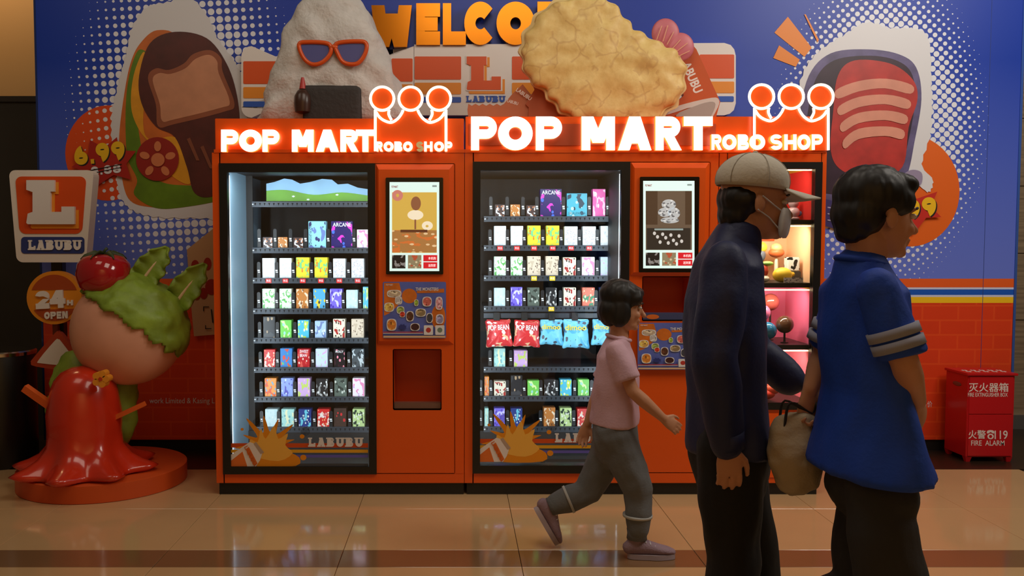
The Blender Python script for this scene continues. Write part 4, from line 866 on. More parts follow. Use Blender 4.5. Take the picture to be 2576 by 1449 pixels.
poly('wrapper_fold', [(1328, b2_), (1330, 270), (1322, 262), (1345, 225), (1330, 190), (1340, 180), (1380, 232), (1440, b2_)], .405, .012, M('orange wrapper paper', (178, 88, 46), .6, var=.1), wr_)
text('wrapper_lettering', 'LABUBU', 1296, 232, 1340, 242, .404, paint_w, wr_, .02, rot=.6); text('wrapper_lettering', 'LABUBU', 1276, 253, 1304, 261, .419, paint_w, wr_, .02, rot=.3)

# ------------------------------------------------------------------ left: pole sign, statue on its round stand, waste bin
ps = thing('pole_sign', G(135, 1182, 0), 'roadside style pole sign with white L board, round 24H disc and warning triangle', 'sign')
YQ = .62
post = M('black post', (22, 22, 22), .4); brp = M('red brown post', (120, 46, 24), .5)
x_ = XX(134, YQ); box('post', x_ - .035, x_ + .035, YQ + .06, YQ + .12, .0, ZZ(640, YQ), post, ps, .004)
x_ = XX(133, YQ); box('front_post', x_ - .017, x_ + .017, YQ + .03, YQ + .06, .0, ZZ(700, YQ), brp, ps, .003)
def trap(x0, y0, x1, y1, sk, r): return [(x + (1 if x < (x0 + x1) / 2 else -1) * sk * (y - y0) / (y1 - y0), y) for x, y in rrect(x0, y0, x1, y1, r)]
poly('sign_board', trap(22, 428, 236, 660, 20, 16), YQ, .09, M('white light box', (226, 218, 208), .45), ps)
poly('orange_field', trap(38, 444, 217, 588, 11, 16), YQ - .004, .006, M('board orange', (218, 78, 20), .45), ps)
poly('initial_shadow', slabL(77, 458, 198, 575), YQ - .010, .008, s_am, ps)
puff('initial', [q for q in slabL(66, 453, 187, 564)], YQ - .012, .02, .005, M('pearl white plastic', (226, 222, 220), .25), ps, 3, 0, 1, 14) if False else poly('initial', slabL(66, 453, 187, 564), YQ - .03, .022, M('pearl white plastic', (226, 222, 220), .25), ps)
poly('name_field', rrect(53, 596, 212, 638, 9), YQ - .004, .006, M('board navy', (44, 58, 120), .45), ps)
word('LABUBU', 72, 604, 203, 629, YQ - .010, .008, [paint_w], ps, .34, True, .24)
disc = poly('round_disc', ell(136, 749, 69, 67, 48), YQ - .02, .06, M('disc amber', (226, 142, 30), .45), ps)
poly('disc_top', [(136 + 60 * math.cos(a), 749 + 58 * math.sin(a)) for a in [math.radians(k) for k in range(200, 341, 7)]], YQ - .024, .005, M('disc brown', (172, 72, 26), .45), disc)
poly('disc_bottom', [(136 + 60 * math.cos(a), 749 + 58 * math.sin(a)) for a in [math.radians(k) for k in range(28, 153, 6)]], YQ - .024, .005, M('disc brown', (172, 72, 26), .45), disc)
for ch, r in (('2', (89, 732, 123, 777)), ('4', (125, 730, 163, 775))): letter('disc_numeral', ch, r, YQ - .034, .014, [paint_w], disc, .34, rot=-.05)
letter('disc_numeral', 'H', (168, 755, 183, 768), YQ - .03, .01, [paint_w], disc, .34)
word('OPEN', 111, 784, 170, 802, YQ - .032, .008, [paint_w], disc, .32, rot=-.04)
poly('warning_triangle', spline([(78, 912), (84, 900), (138, 838), (146, 836), (156, 842), (206, 908), (204, 930), (190, 936), (90, 922)], 3), YQ - .01, .04, M('triangle red brown', (176, 62, 30), .45), ps)
poly('triangle_field', spline([(97, 906), (138, 857), (146, 854), (154, 860), (190, 910), (182, 920), (104, 914)], 3), YQ - .014, .006, paint_w, ps)

sx, sy = G(246, 1277, 0).x * 1.02, .28
std = thing('round_stand', (-2.07, sy, 0), 'low round orange stand under the red octopus sausage statue', 'stand')
lathe('stand_body', [(.465, 0), (.47, .004), (.47, .098), (.464, .102)], (-2.07, sy, 0), M('orange lacquer stand', (206, 80, 26), .45), std, 72, .6)
q0, q1 = G(146, 1205, .103), G(226, 1204, .103)
box('plaque', q0.x, q1.x, q0.y - .03, q0.y + .03, .101, .107, M('tan plaque', (214, 160, 84), .5), std)
st_ = thing('octopus_statue', (-2.14, .14, .102), 'glossy red octopus sausage statue wrapped in lettuce with a tomato on top', 'statue')
octo = M('glossy red sausage', (206, 50, 24), .22, var=.12, vs_=5, coat=.4)
oc = P(214, 1100, .14); ox = oc.x; zc = .102
ztop = ZZ(920, .14)
def om(a, r, z):
    f = max(0.0, 1 - (z) / .26); w = .5 + .5 * math.cos(8 * a)
    return r * (1 + f * f * .75 + f * f * .32 * (w - .5)), z + (f > .75) * .0
prof = [(.10, .0), (.205, .002), (.240, .010), (.238, .035), (.224, .06), (.208, .10), (.20, .16), (.20, .24), (.205, .34), (.205, .42), (.195, .48), (.17, .54), (.13, .585), (.07, .612), (.01, .62)]
hs = (ztop - zc) / .62
def om2(a, r, z):
    f = max(0.0, 1 - z / (.20 * hs)); lobes = .5 + .5 * math.cos(8 * a)
    return r * (1 + f ** 1.6 * (.30 + .50 * lobes)) * (.93 if z > .4 else 1), z + (f ** 3) * .028 * lobes * (z > .008)
lathe('sausage_body', [(r, z * hs) for r, z in prof], (ox, .14, zc), octo, st_, 96, 4, om2)
def stick(a, b, w, Y, lab):
    bm = bmesh.new(); tube(bm, [P(*a, Y), P((a[0] + b[0]) / 2, (a[1] + b[1]) / 2, Y), P(*b, Y)], w, 4); return link('stick_arm', mesh_of(bm), M('orange crab stick', (222, 98, 34), .45), st_)
stick((62, 975), (140, 1030), .028, .10, ''); stick((365, 1015), (285, 1052), .018, .10, '')
fl = P(252, 954, -.045)
for k in range(5): poly('flower_petal', ell(252 + 13 * math.cos(k * 1.2566), 954 + 13 * math.sin(k * 1.2566), 9, 9, 14), -.062, .06, M('flower amber', (232, 150, 40), .45), st_)
poly('flower_eye', ell(252, 954, 5, 5, 12), -.066, .03, M('flower red', (190, 60, 30), .45), st_)
lett = M('lettuce green', (132, 160, 50), .5, var=.35, vs_=9, bump=.5, bs=14)
puff('lettuce_wrap', spline([(168, 890), (128, 950), (118, 1010), (124, 1070), (160, 1120), (250, 1140), (320, 1118), (342, 1060), (346, 990), (332, 930), (270, 880)], 5), .30, .10, .12, lett, st_, 8, .025, 14)
hc = P(322, 832, .26); hr = (.325, .25, .315)
bm = bmesh.new(); ball(bm, hc, hr, seg=48); link('pale_bulb', mesh_of(bm, 'bulb', 4), M('pale peach gloss', (226, 164, 136), .4, var=.06), st_)
bm = bmesh.new(); ball(bm, hc, tuple(v * 1.085 for v in hr), seg=96); cap = Vector((.56, .12, .80)).normalized()
kill = []
for f in bm.faces:
    d = (f.calc_center_median() - hc); d = Vector((d.x / hr[0], d.y / hr[1], d.z / hr[2])).normalized(); an = math.atan2(d.y, d.dot(Vector((.8, 0, -.56))))
    if d.dot(cap) < .18 + .07 * noise.noise(d * 5) + .035 * math.sin(an * 14): kill.append(f)
bmesh.ops.delete(bm, geom=kill, context='FACES'); bm.normal_update()
for v in bm.verts: v.co += v.normal * (.022 * noise.noise(v.co * 9) + .012 * noise.noise(v.co * 24))
o = link('lettuce_cap', mesh_of(bm, 'cap', 4, False), lett, st_); md = o.modifiers.new('thickness', 'SOLIDIFY'); md.thickness = .016
def leaf(base, tip, w, Y, Yt, bend):
    a, b = P(*base, Y), P(*tip, Yt); d = b - a; s = Vector((d.z, 0, -d.x)).normalized(); bm = bmesh.new(); R = []
    n, m = 18, 10
    for i in range(n + 1):
        t = i / n; wd_ = w * (math.sin(PI * min(1, .12 + t * .86)) ** .6) * (1 + .10 * math.sin(t * 26)); row_ = []
        for j in range(m + 1):
            u = j / m * 2 - 1
            row_.append(bm.verts.new(a + d * t + s * u * wd_ + Vector((0, -bend * math.sin(PI * t) + abs(u) ** 2 * (-.03 + .025 * math.sin(t * 30 + u * 2)), 0))))
        R.append(row_)
    for A, B in zip(R, R[1:]):
        for j in range(m): bm.faces.new((A[j], A[j + 1], B[j + 1], B[j]))
    o = link('lettuce_leaf', mesh_of(bm, 'leaf', 4), lett, st_); md = o.modifiers.new('thickness', 'SOLIDIFY'); md.thickness = .012
    bm = bmesh.new(); tube(bm, [a + d * t + Vector((0, -bend * math.sin(PI * t) - .008, 0)) for t in (0, .2, .4, .6, .8)], [.016, .013, .010, .007, .003], 8)
    link('leaf_rib', mesh_of(bm, 'rib', 4), M('pale leaf rib', (222, 190, 150), .5), st_)
leaf((345, 730), (425, 622), .088, .26, .30, .03); leaf((425, 790), (520, 664), .088, .28, .32, .03)
tc_ = P(262, 690, .22)
lathe('tomato', [(.03, -.135), (.09, -.118), (.135, -.07), (.152, 0), (.142, .06), (.11, .10), (.06, .115), (.02, .105)], tc_, M('glossy tomato red', (170, 26, 32), .12, coat=.6), st_, 40, 4, lambda a, r, z: (r * (1 + .02 * math.cos(5 * a)), z))
for k in range(6):
    a = k * PI / 3 + .3; bm = bmesh.new(); tube(bm, [tc_ + Vector((0, 0, .112)), tc_ + Vector((.05 * math.cos(a), .05 * math.sin(a), .126)), tc_ + Vector((.10 * math.cos(a), .10 * math.sin(a), .108)), tc_ + Vector((.125 * math.cos(a), .125 * math.sin(a), .088))], [(.012, .006), (.018, .006), (.012, .005), (.002, .002)], 8); link('tomato_sepal', mesh_of(bm, 's', 4), M('dark leaf green', (50, 66, 30), .5), st_)
bm = bmesh.new(); tube(bm, [tc_ + Vector((0, 0, .108)), tc_ + Vector((.005, 0, .135)), tc_ + Vector((.02, 0, .15))], [.010, .008, .009], 8); link('tomato_stalk', mesh_of(bm, 's', 4), M('dark leaf green', (50, 66, 30), .5), st_)

bn = thing('waste_bin', (XX(8, 1.02), 1.05 - .22, 0), 'tall black cylindrical waste bin with a chrome rim', 'bin')
bx, by_, zt_ = XX(0, .72), .72, ZZ(882, .72)
lathe('bin_body', [(.20, 0), (.205, .01), (.205, zt_ - .02), (.20, zt_ - .01)], (bx, by_, 0), M('black bin shell', (16, 16, 16), .35), bn, 48)
lathe('chrome_rim', [(.17, zt_ - .02), (.207, zt_ - .02), (.209, zt_), (.20, zt_ + .008), (.17, zt_ + .006)], (bx, by_, 0), M('chrome', (200, 196, 188), .15, 1.0), bn, 48)
lathe('bin_lid', [(.17, zt_ - .01), (.17, zt_ - .002), (.02, zt_ + .004)], (bx, by_, 0), M('black bin lid', (10, 10, 10), .4), bn, 40)

# ------------------------------------------------------------------ right: fire extinguisher box
YF = .74
fx = thing('fire_extinguisher_box', (P(2492, 1168, YF).x, .86, 0), 'red metal fire extinguisher box with white lettering on short feet', 'box')
fr = M('red enamelled steel', (190, 24, 30), .32, coat=.2)
x0, x1, z0, z1 = rect(2432, 945, 2550, 1150, YF); yb = YF + .25
box('cabinet', x0, x1, YF, yb, z0, z1, fr, fx, .003)
box('lid', x0 - .012, x1 + .014, YF - .014, yb + .004, z1, z1 + .016, fr, fx, .003)
for a, b in ((x0, YF), (x1 - .04, YF), (x0, yb - .04), (x1 - .04, yb - .04)):
    bm = bmesh.new(); bbox(bm, a, a + .04, b, b + .04, 0, z0)
    for v in bm.verts:
        if v.co.z < .01: v.co.x = a + .02 + (v.co.x - a - .02) * .6; v.co.y = b + .02 + (v.co.y - b - .02) * .6
    link('foot', mesh_of(bm), fr, fx)
zm = ZZ(1042, YF)
box('upper_flap', x0 + .010, x1 - .012, YF - .005, YF, zm + .002, z1 - .006, fr, fx, .0015); box('lower_flap', x0 + .010, x1 - .012, YF - .005, YF, z0 + .008, zm - .002, fr, fx, .0015)
fw = M('white stencil paint', (232, 222, 216), .5)
text('lettering', '灭火器箱', 2437, 963, 2537, 986, YF - .0062, fw, fx, .012); text('lettering', 'FIRE EXTINGUISHER BOX', 2435, 988, 2535, 998, YF - .0062, fw, fx, .008)
text('lettering', '火警', 2436, 1082, 2480, 1104, YF - .0062, fw, fx, .012); text('lettering', '119', 2502, 1083, 2535, 1105, YF - .0062, fw, fx, .012); text('lettering', 'FIRE  ALARM', 2443, 1108, 2527, 1121, YF - .0062, fw, fx, .008)
polys('telephone_symbol', [ell(2492, 1098, 8, 7, 18), spline([(2483, 1090), (2484, 1084), (2492, 1082), (2500, 1084), (2501, 1090), (2497, 1090), (2492, 1087), (2487, 1090)], 3)], YF - .0062, .0006, fw, fx)
poly('telephone_dial', ell(2492, 1098, 4, 4, 14), YF - .0068, .0006, fr, fx)
bm = bmesh.new(); ball(bm, (x0 - .001, YF + .12, z1 - .07), (.006, .05, .014), seg=16); link('side_handle', mesh_of(bm, 'h', 4), M('brown grip', (120, 70, 56), .4), fx)
zt2 = z1 + .0165
for k in range(5):
    bm = bmesh.new()
    for d_ in range(2): bbox(bm, x0 + .03 + k * .056, x0 + .06 + k * .056, YF + .06 + d_ * .05, YF + .085 + d_ * .05, zt2 - .0005, zt2 + .0004)
    bbox(bm, x0 + .041 + k * .056, x0 + .047 + k * .056, YF + .05, YF + .145, zt2 - .0005, zt2 + .0004); link('lid_lettering', mesh_of(bm), fw, fx)

# ------------------------------------------------------------------ stickers on the glass doors
def stickers(dx, dy, g, tparent, xr_):
    """printed film on the lower door glass; dx, dy shift from the left machine's rows"""
    Y = .0035; k = [0]
    def s(n, pts, c, sp_=0):
        k[0] += 1; q = [(x + dx, y + dy) for x, y in (spline(pts, sp_) if sp_ else pts)]
        return poly(n, q, Y - .0004 * k[0], .0004, M('film %d %d %d' % c, c, .4), tparent)
    x0 = 578; x1 = xr_ - dx
    s('film_stripe', Rr(x0, 1115, x1, 1126), (206, 76, 24)); s('film_stripe', Rr(x0, 1131, x1, 1139), (222, 160, 26)); s('film_stripe', Rr(x0, 1144, x1, 1151), (98, 90, 176)); s('film_panel', Rr(x0, 1166, x1, 1173), (70, 72, 78))
    rs = random.Random(4); fing = []
    for i in range(15):
        a = -PI + i * PI / 14 * 1.12 - .1; L = (92, 58, 74, 50, 96, 54, 84, 48, 78, 52, 88, 46, 70, 50, 60)[i] if i % 2 == 0 else 44
        for da, kk in ((-.06, L * .8), (0, L), (.06, L * .8)) if i % 2 == 0 else ((0, L * .85),): fing.append((676 + kk * math.cos(a + da) * .95, 1120 + kk * math.sin(a + da) * .9))
    s('orange_splash', fing + [(752, 1150), (744, 1172), (640, 1173), (604, 1150)], (226, 138, 20), 3)
    s('splash_light', [(640, 1146), (628, 1106), (648, 1112), (656, 1078), (668, 1104), (690, 1070), (700, 1104), (724, 1090), (718, 1120), (736, 1140), (700, 1160)], (238, 176, 70), 3)
    for c_ in ((609, 1080, 4), (763, 1151, 8), (760, 1098, 6)): s('splash_drop', ell(*c_[:2], c_[2], c_[2] * .9, 12), (226, 138, 20))
    dd = []
    for i in range(8):
        for j in range(8):
            for cx, cy, ang in ((648, 1062, .4), (768, 1086, .2), (744, 1164, .2)):
                x, y = cx + (i - 4) * 3.4, cy + (j - 4) * 3.4
                if math.hypot(x - cx, y - cy) < 12: dd.append(ell(x + dx, y + dy, 1.2, 1.2, 6))
    polys('halftone_dots', dd, Y - .0002, .0002, M('film black', (20, 20, 20), .5), tparent)['kind'] = 'stuff'
    s('printed_bottle', [(578, 1146), (628, 1112), (640, 1116), (660, 1140), (654, 1158), (644, 1173), (578, 1173)], (226, 214, 204), 0)
    s('bottle_band', [(580, 1160), (610, 1136), (622, 1173), (580, 1173)], (220, 110, 40)); s('bottle_band', [(618, 1130), (626, 1124), (648, 1166), (640, 1173)], (220, 110, 40)); s('bottle_neck', [(638, 1116), (644, 1112), (664, 1138), (656, 1142)], (176, 150, 130))
    text('bottle_lettering', 'LABUBU', 604 + dx, 1141 + dy, 656 + dx, 1151 + dy, Y - .008, M('film orange text', (206, 96, 30), .4), tparent, .02, rot=1.1)
    k[0] += 3
    word('LABUBU', 777 + dx, 1101 + dy, 912 + dx, 1124 + dy, Y - .006, .001, [M('film white', (222, 216, 212), .4)], tparent, .36, True, .30, name='film_letter')
stickers(0, 0, gl1, d1_, 926); stickers(621, -11, gl2, d2_, 1558)

# ------------------------------------------------------------------ toys in the display cabinet
def toy(name, label, cat, px, py, Y, fn, shelf_py):
    zf = ZZ(shelf_py, .03)
    c = P(px, py, Y); t = thing(name, (c.x, Y, zf), label, cat, 'toys in the display cabinet'); fn(t, c, zf); return t
def capsule(cm, core, r):
    def f(t, c, zf):
        bm = bmesh.new(); ball(bm, c, (r, r, r), seg=24); link('shell', mesh_of(bm, 's', 4), cm, t)
        bm = bmesh.new(); ball(bm, c + Vector((0, -r * .2, -.004)), (r * .55, r * .5, r * .6), seg=14); link('core', mesh_of(bm, 'c', 4), core, t)
        lathe('stand', [(.022, 0), (.022, .004), (.006, .008), (.006, max(.01, c.z - r - zf)), (.016, max(.012, c.z - r * .93 - zf))], (c.x, c.y, zf), M('black shelf', (26, 26, 28), .4), t, 16)
    return f
def clear(n, c): return M(n, c, .08, coat=.5)
toy('toy_capsule', 'pink clear ball toy, upper left in the pink compartment', 'toy', 1918, 786, .18, capsule(clear('pink shell', (214, 110, 150)), M('dark core', (60, 40, 60), .4), .045), 868)
toy('toy_capsule', 'red and brown ball toy, highest in the pink compartment', 'toy', 1938, 760, .28, capsule(clear('red brown shell', (176, 80, 70)), M('brown core', (120, 60, 40), .4), .05), 868)
toy('toy_capsule', 'blue clear ball toy in the pink compartment', 'toy', 1931, 832, .12, capsule(clear('blue shell', (40, 130, 180)), M('silver core', (190, 196, 190), .3), .05), 868)
toy('toy_capsule', 'bronze ball toy beside the blue one in the pink compartment', 'toy', 1974, 816, .14, capsule(clear('bronze shell', (96, 66, 50)), M('amber core', (200, 120, 50), .3), .05), 868)
def lump(parts):
    def f(t, c, zf):
        for n, dx, dz, r, m in parts:
            bm = bmesh.new(); z = zf + r[2] if dz is None else zf + dz
            ball(bm, (c.x + dx, c.y, z), r, seg=18); link(n, mesh_of(bm, n, 4), m, t)
    return f
ty = lambda n, c: M('toy ' + n, c, .45)
toy('toy_lemon', 'yellow lemon shaped toy in the peach compartment', 'toy', 1968, 700, .12, lump([('fruit', 0, None, (.055, .04, .042), ty('yellow', (244, 206, 60))), ('tip', .054, .045, (.016, .014, .014), ty('yellow', (244, 206, 60)))]), 712)
toy('toy_sausage', 'small red sausage toy with a green leaf top in the peach compartment', 'toy', 1922, 690, .14, lump([('block', 0, None, (.03, .03, .02), ty('cream', (236, 220, 200))), ('sausage', 0, .065, (.024, .024, .036), ty('red', (190, 60, 40))), ('leaf', .018, .105, (.034, .022, .014), ty('green', (140, 190, 90)))]), 712)
toy('toy_bun', 'round orange bun toy raised at the back of the peach compartment', 'toy', 1953, 650, .3, lump([('post', 0, None, (.012, .012, .075), ty('cream', (236, 220, 200))), ('bun', 0, .165, (.045, .04, .03), ty('orange', (220, 110, 60))), ('bun_top', 0, .19, (.036, .034, .03), ty('peach', (236, 170, 120)))]), 712)
toy('toy_fruit_cup', 'orange and yellow fruit cup toy in the peach compartment', 'toy', 1908, 660, .3, lump([('post', 0, None, (.012, .012, .07), ty('cream', (236, 220, 200))), ('cup', 0, .15, (.04, .036, .045), ty('slate', (96, 104, 120))), ('fruit', .006, .195, (.042, .036, .035), ty('yellow', (244, 206, 60)))]), 712)
def cow(t, c, zf):
    box('cube', c.x - .036, c.x + .036, c.y - .03, c.y + .03, zf + .06, zf + .14, print_mat('cow spots', (240, 240, 240), (30, 30, 30), (240, 240, 240), 2.0, 3), t, .006)
    box('plinth', c.x - .04, c.x + .04, c.y - .034, c.y + .034, zf, zf + .06, ty('dark', (60, 56, 56)), t, .003)
toy('toy_cube', 'black and white spotted cube toy in the peach compartment', 'toy', 1992, 668, .2, cow, 712)
box('price_card', *rect(1972, 700, 2020, 711, .07)[:2], .07, .074, ZZ(712, .03), ZZ(712, .03) + .028, print_mat('price strip', (214, 206, 210), (60, 60, 90), (236, 232, 230), 5, 2), m3)
box('back_sign', *rect(1872, 592, 1948, 606, .43)[:2], .43, .44, ZZ(606, .43), ZZ(592, .43), s_or, m3)
toy('toy_ornament', 'clear glass bottle gourd ornament with a blue bead on the top shelf', 'toy', 1996, 530, .2, lump([('foot', 0, None, (.035, .03, .012), clear('clear plastic', (206, 180, 190))), ('belly', 0, .045, (.036, .032, .034), clear('clear plastic', (206, 180, 190))), ('crown', 0, .10, (.03, .028, .032), clear('clear plastic', (206, 180, 190))), ('bead', .032, .04, (.016, .014, .016), ty('blue', (70, 130, 190)))]), 553)
toy('toy_shell', 'red shell shaped toy on the bottom display shelf', 'toy', 1936, 992, .12, lump([('shell', -.03, None, (.06, .04, .03), ty('bright red', (226, 60, 40))), ('shell_top', .015, .06, (.045, .034, .03), ty('coral', (236, 96, 70))), ('bead', -.05, .02, (.024, .02, .02), ty('pink', (226, 150, 150)))]), 1012)

# ------------------------------------------------------------------ people walking past
def bake(name, bm, voxel, mat, parent, smooth=6, wr=0.0, ws=9.0, stretch=1.0, trim=None):
    """union of overlapping closed pieces -> one continuous smooth skin"""
    me = mesh_of(bm, name); o = bpy.data.objects.new(name, me); C.objects.link(o)
    a = o.modifiers.new('r', 'REMESH'); a.mode = 'VOXEL'; a.voxel_size = voxel; a.use_smooth_shade = True
    if smooth: s = o.modifiers.new('s', 'SMOOTH'); s.factor = .5; s.iterations = smooth
    dg = bpy.context.evaluated_depsgraph_get(); out = bpy.data.meshes.new_from_object(o.evaluated_get(dg)); bpy.data.objects.remove(o)
    if wr:
        nn = [v.normal.copy() for v in out.vertices]
        for v, n in zip(out.vertices, nn):
            p = Vector((v.co.x * ws, v.co.y * ws, v.co.z * ws * stretch)); v.co += n * wr * (noise.noise(p) + .6 * noise.noise(p * 2.3 + Vector((3, 1, 7))))
    out.materials.clear(); out.polygons.foreach_set('use_smooth', [True] * len(out.polygons))
    return link(name, out, mat, parent)
def chain(bm, pts, rad, side=None, seg=14, flat=False):
    """tapered limb with rounded ends"""
    pts = [Vector(p) for p in pts]; r = [x if isinstance(x, tuple) else (x, x) for x in rad]
    d0 = (pts[0] - pts[1]).normalized(); d1 = (pts[-1] - pts[-2]).normalized(); m0 = min(r[0]); m1 = min(r[-1])
    P_ = [pts[0] + d0 * m0 * .9, pts[0] + d0 * m0 * .55] + pts + [pts[-1] + d1 * m1 * .55, pts[-1] + d1 * m1 * .9]
    R_ = [tuple(v * .4 for v in r[0]), tuple(v * .83 for v in r[0])] + r + [tuple(v * .83 for v in r[-1]), tuple(v * .4 for v in r[-1])]
    if flat: P_, R_ = P_[:-2], R_[:-2]        # a hem: cut straight
    tube(bm, P_, R_, seg, side=side)
def mids(a, b, n=3): return [Vector(a).lerp(Vector(b), i / n) for i in range(n + 1)]
def head(bm, c, f, u, k):
    """skull, face, jaw, nose, ears; c centre, f forward, u up, k scale"""
    f = Vector(f).normalized(); u = (Vector(u) - f * Vector(u).dot(f)).normalized(); r = f.cross(u)
    rot = Matrix((f, r, u)).transposed(); L = lambda a, b, z: Vector(c) + (f * a + r * b + u * z) * k
    def E(a, b, z, ra, rb, rz): ball(bm, L(a, b, z), (ra * k, rb * k, rz * k), rot, 18)
    E(-.012, 0, .035, .098, .076, .082); E(.03, 0, -.03, .062, .062, .088); E(.045, 0, -.085, .042, .046, .032); E(.078, 0, -.098, .017, .02, .016)
    chain(bm, [L(.086, 0, .005), L(.10, 0, -.018), L(.112, 0, -.034)], [.008 * k, .010 * k, .013 * k])
    E(.084, .0, .022, .011, .046, .010); E(.090, 0, -.062, .010, .022, .006); E(.088, 0, -.074, .010, .019, .007); E(.072, .034, -.035, .02, .018, .02); E(.072, -.034, -.035, .02, .018, .02)
    for s in (-1, 1): E(-.004, .079 * s, -.012, .019, .007, .030)
    return L, rot
def eyes(L, rot, k, parent):
    for s in (-1, 1):
        bm = bmesh.new(); ball(bm, L(.083, .031 * s, .003), (.011 * k, .014 * k, .008 * k), rot, 12); e = link('eye', mesh_of(bm, 'eye', 4), M('eye white', (214, 206, 200), .2), parent)
        bm = bmesh.new(); ball(bm, L(.091, .031 * s, .003), (.004 * k, .006 * k, .006 * k), rot, 10); link('iris', mesh_of(bm, 'iris', 4), M('dark iris', (30, 20, 16), .15), e)
        bm = bmesh.new(); chain(bm, [L(.092, .016 * s, .022), L(.094, .032 * s, .027), L(.083, .048 * s, .023)], [.003 * k, .0038 * k, .0025 * k]); link('eyebrow', mesh_of(bm, 'brow', 4), M('black hair', (16, 13, 12), .5), parent)
def hand(bm, w, d, n, s, k=1.0, curl=22):
    """palm and five separate fingers; w wrist, d finger direction, n palm normal, s thumb side"""
    d = Vector(d).normalized(); s = (Vector(s) - d * Vector(s).dot(d)).normalized(); n = Vector(n); n = (n - d * n.dot(d) - s * n.dot(s)).normalized(); w = Vector(w)
    chain(bm, [w - d * .02 * k, w + d * .02 * k, w + d * .055 * k, w + d * .082 * k], [(.024 * k, .018 * k), (.032 * k, .016 * k), (.040 * k, .014 * k), (.039 * k, .012 * k)], s)
    for off, ln in ((.030, .070), (.010, .080), (-.011, .074), (-.030, .058)):
        p = w + d * (.084 - abs(off) * .15) * k + s * off * k; dd = (d + s * off * 1.6).normalized(); pts = [p - dd * .012 * k, p]; a = math.radians(curl)
        ax = dd.cross(n).normalized()
        for j, fr in enumerate((.45, .32, .23)):
            dd = (Matrix.Rotation(a * (.6 if j == 0 else 1.0), 3, ax) @ dd).normalized(); pts.append(pts[-1] + dd * ln * fr * k)
        chain(bm, pts, [.0088 * k, .0088 * k, .0082 * k, .0075 * k, .0062 * k], seg=10)
    p = w + d * .026 * k + s * .026 * k; t1 = p + (s * .62 + d * .70 + n * .28).normalized() * .036 * k; t2 = t1 + (s * .25 + d * .9 + n * .3).normalized() * .030 * k; t3 = t2 + (d + n * .35).normalized() * .022 * k
    chain(bm, [p, t1, t2, t3], [.013 * k, .011 * k, .0095 * k, .0075 * k], seg=10)
def shoe(parent, heel, toe, k, upper, sole, up=(0, 0, 1), stripe=None):
    """trainer from heel to toe (points on the sole plane)"""
    a, b = Vector(heel), Vector(toe); d = (b - a).normalized(); up = Vector(up); up = (up - d * up.dot(d)).normalized(); s = d.cross(up); Ln = (b - a).length; bm = bmesh.new()
    st = [(0.0, .030, .07), (.08, .036, .085), (.25, .040, .09), (.45, .040, .072), (.65, .046, .055), (.85, .044, .042), (.97, .030, .030)]
    chain(bm, [a + d * Ln * t + up * (h * k * .5 + .018 * k) for t, w, h in st], [(w * k, h * k * .5) for t, w, h in st], s)
    chain(bm, [a + d * Ln * .12 + up * .06 * k, a + d * Ln * .16 + up * .105 * k], [(.036 * k, .042 * k), (.034 * k, .04 * k)], s)
    o = bake('shoe', bm, .005, upper, parent, 3)
    bm = bmesh.new(); n = 26; top = []; bot = []
    for i in range(n):
        g = 2 * PI * i / n; t = .5 + .52 * math.cos(g); w = (.047 if t > .5 else .041) * k * (abs(math.sin(g)) ** .75) * (1 if math.sin(g) >= 0 else -1)
        q = a + d * Ln * t + s * w; bot.append(bm.verts.new(q)); top.append(bm.verts.new(q + up * .026 * k))
    for i in range(n): bm.faces.new((bot[i], bot[(i + 1) % n], top[(i + 1) % n], top[i]))
    bm.faces.new(list(reversed(bot))); bm.faces.new(top); link('sole', mesh_of(bm, 'sole', .8), sole, o)
    bm = bmesh.new()
    for t in (.36, .46, .56): chain(bm, [a + d * Ln * t + s * q * .028 * k + up * ((.105 - .09 * (t - .3)) * k - abs(q) * .012 * k) for q in (-1, -.4, .4, 1)], [.004 * k] * 4, seg=6)
    link('laces', mesh_of(bm, 'laces', 4), M('pale laces', (206, 200, 204), .6), o)
    if stripe:
        bm = bmesh.new()
        for j in (0, 1): chain(bm, [a + d * Ln * (.34 + j * .1) - s * .0415 * k * sg + up * .035 * k for sg in (1,)] + [a + d * Ln * (.22 + j * .1) - s * .041 * k + up * .085 * k], [.005 * k] * 2, seg=6)
        link('side_stripe', mesh_of(bm, 'st', 4), stripe, o)
    return o
skin = M('skin', (196, 140, 106), .5, bump=.05, bs=90); hair_m = M('black hair', (16, 13, 12), .5)
def hairmass(parent, L, rot, k, pieces, name='hair', strands=True):
    bm = bmesh.new()
    for a, b, z, ra, rb, rz in pieces: ball(bm, L(a, b, z), (ra * k, rb * k, rz * k), rot, 20)
    o = bake(name, bm, .007 * k, hair_m, parent, 5)
    for v in o.data.vertices: v.co += v.normal * .0045 * noise.noise(Vector((v.co.x * 60, v.co.y * 60, v.co.z * 10)))
    return o

# ---------- child in pink shirt, mid-stride
YC = -.92; c_ = lambda x, y, dy=0.0: P(x, y, YC + dy)
ch = thing('person', (P(1545, 1400, YC).x, YC, 0), 'child in a pale pink T-shirt, grey joggers and trainers striding past the middle machine', 'person')
bm = bmesh.new(); k = .90
hc = c_(1566, 768); Lh, rot = head(bm, hc, (1, -.12, -.16), (.1, 0, 1), k)
nb = c_(1556, 856)
chain(bm, [hc + Vector((-.02, 0, -.06)), c_(1557, 830), nb], [.044, .040, .046])
sR, sL = c_(1552, 884, -.115), c_(1552, 884, .115); pel = c_(1545, 1080)
chain(bm, [nb, c_(1552, 890), c_(1550, 960), pel], [(.045, .042), (.075, .05), (.095, .065), (.09, .07)], (0, 1, 0))
eR, wR = c_(1592, 985, -.155), c_(1668, 1052, -.13); eL, wL = c_(1506, 985, .155), c_(1478, 1066, .15)
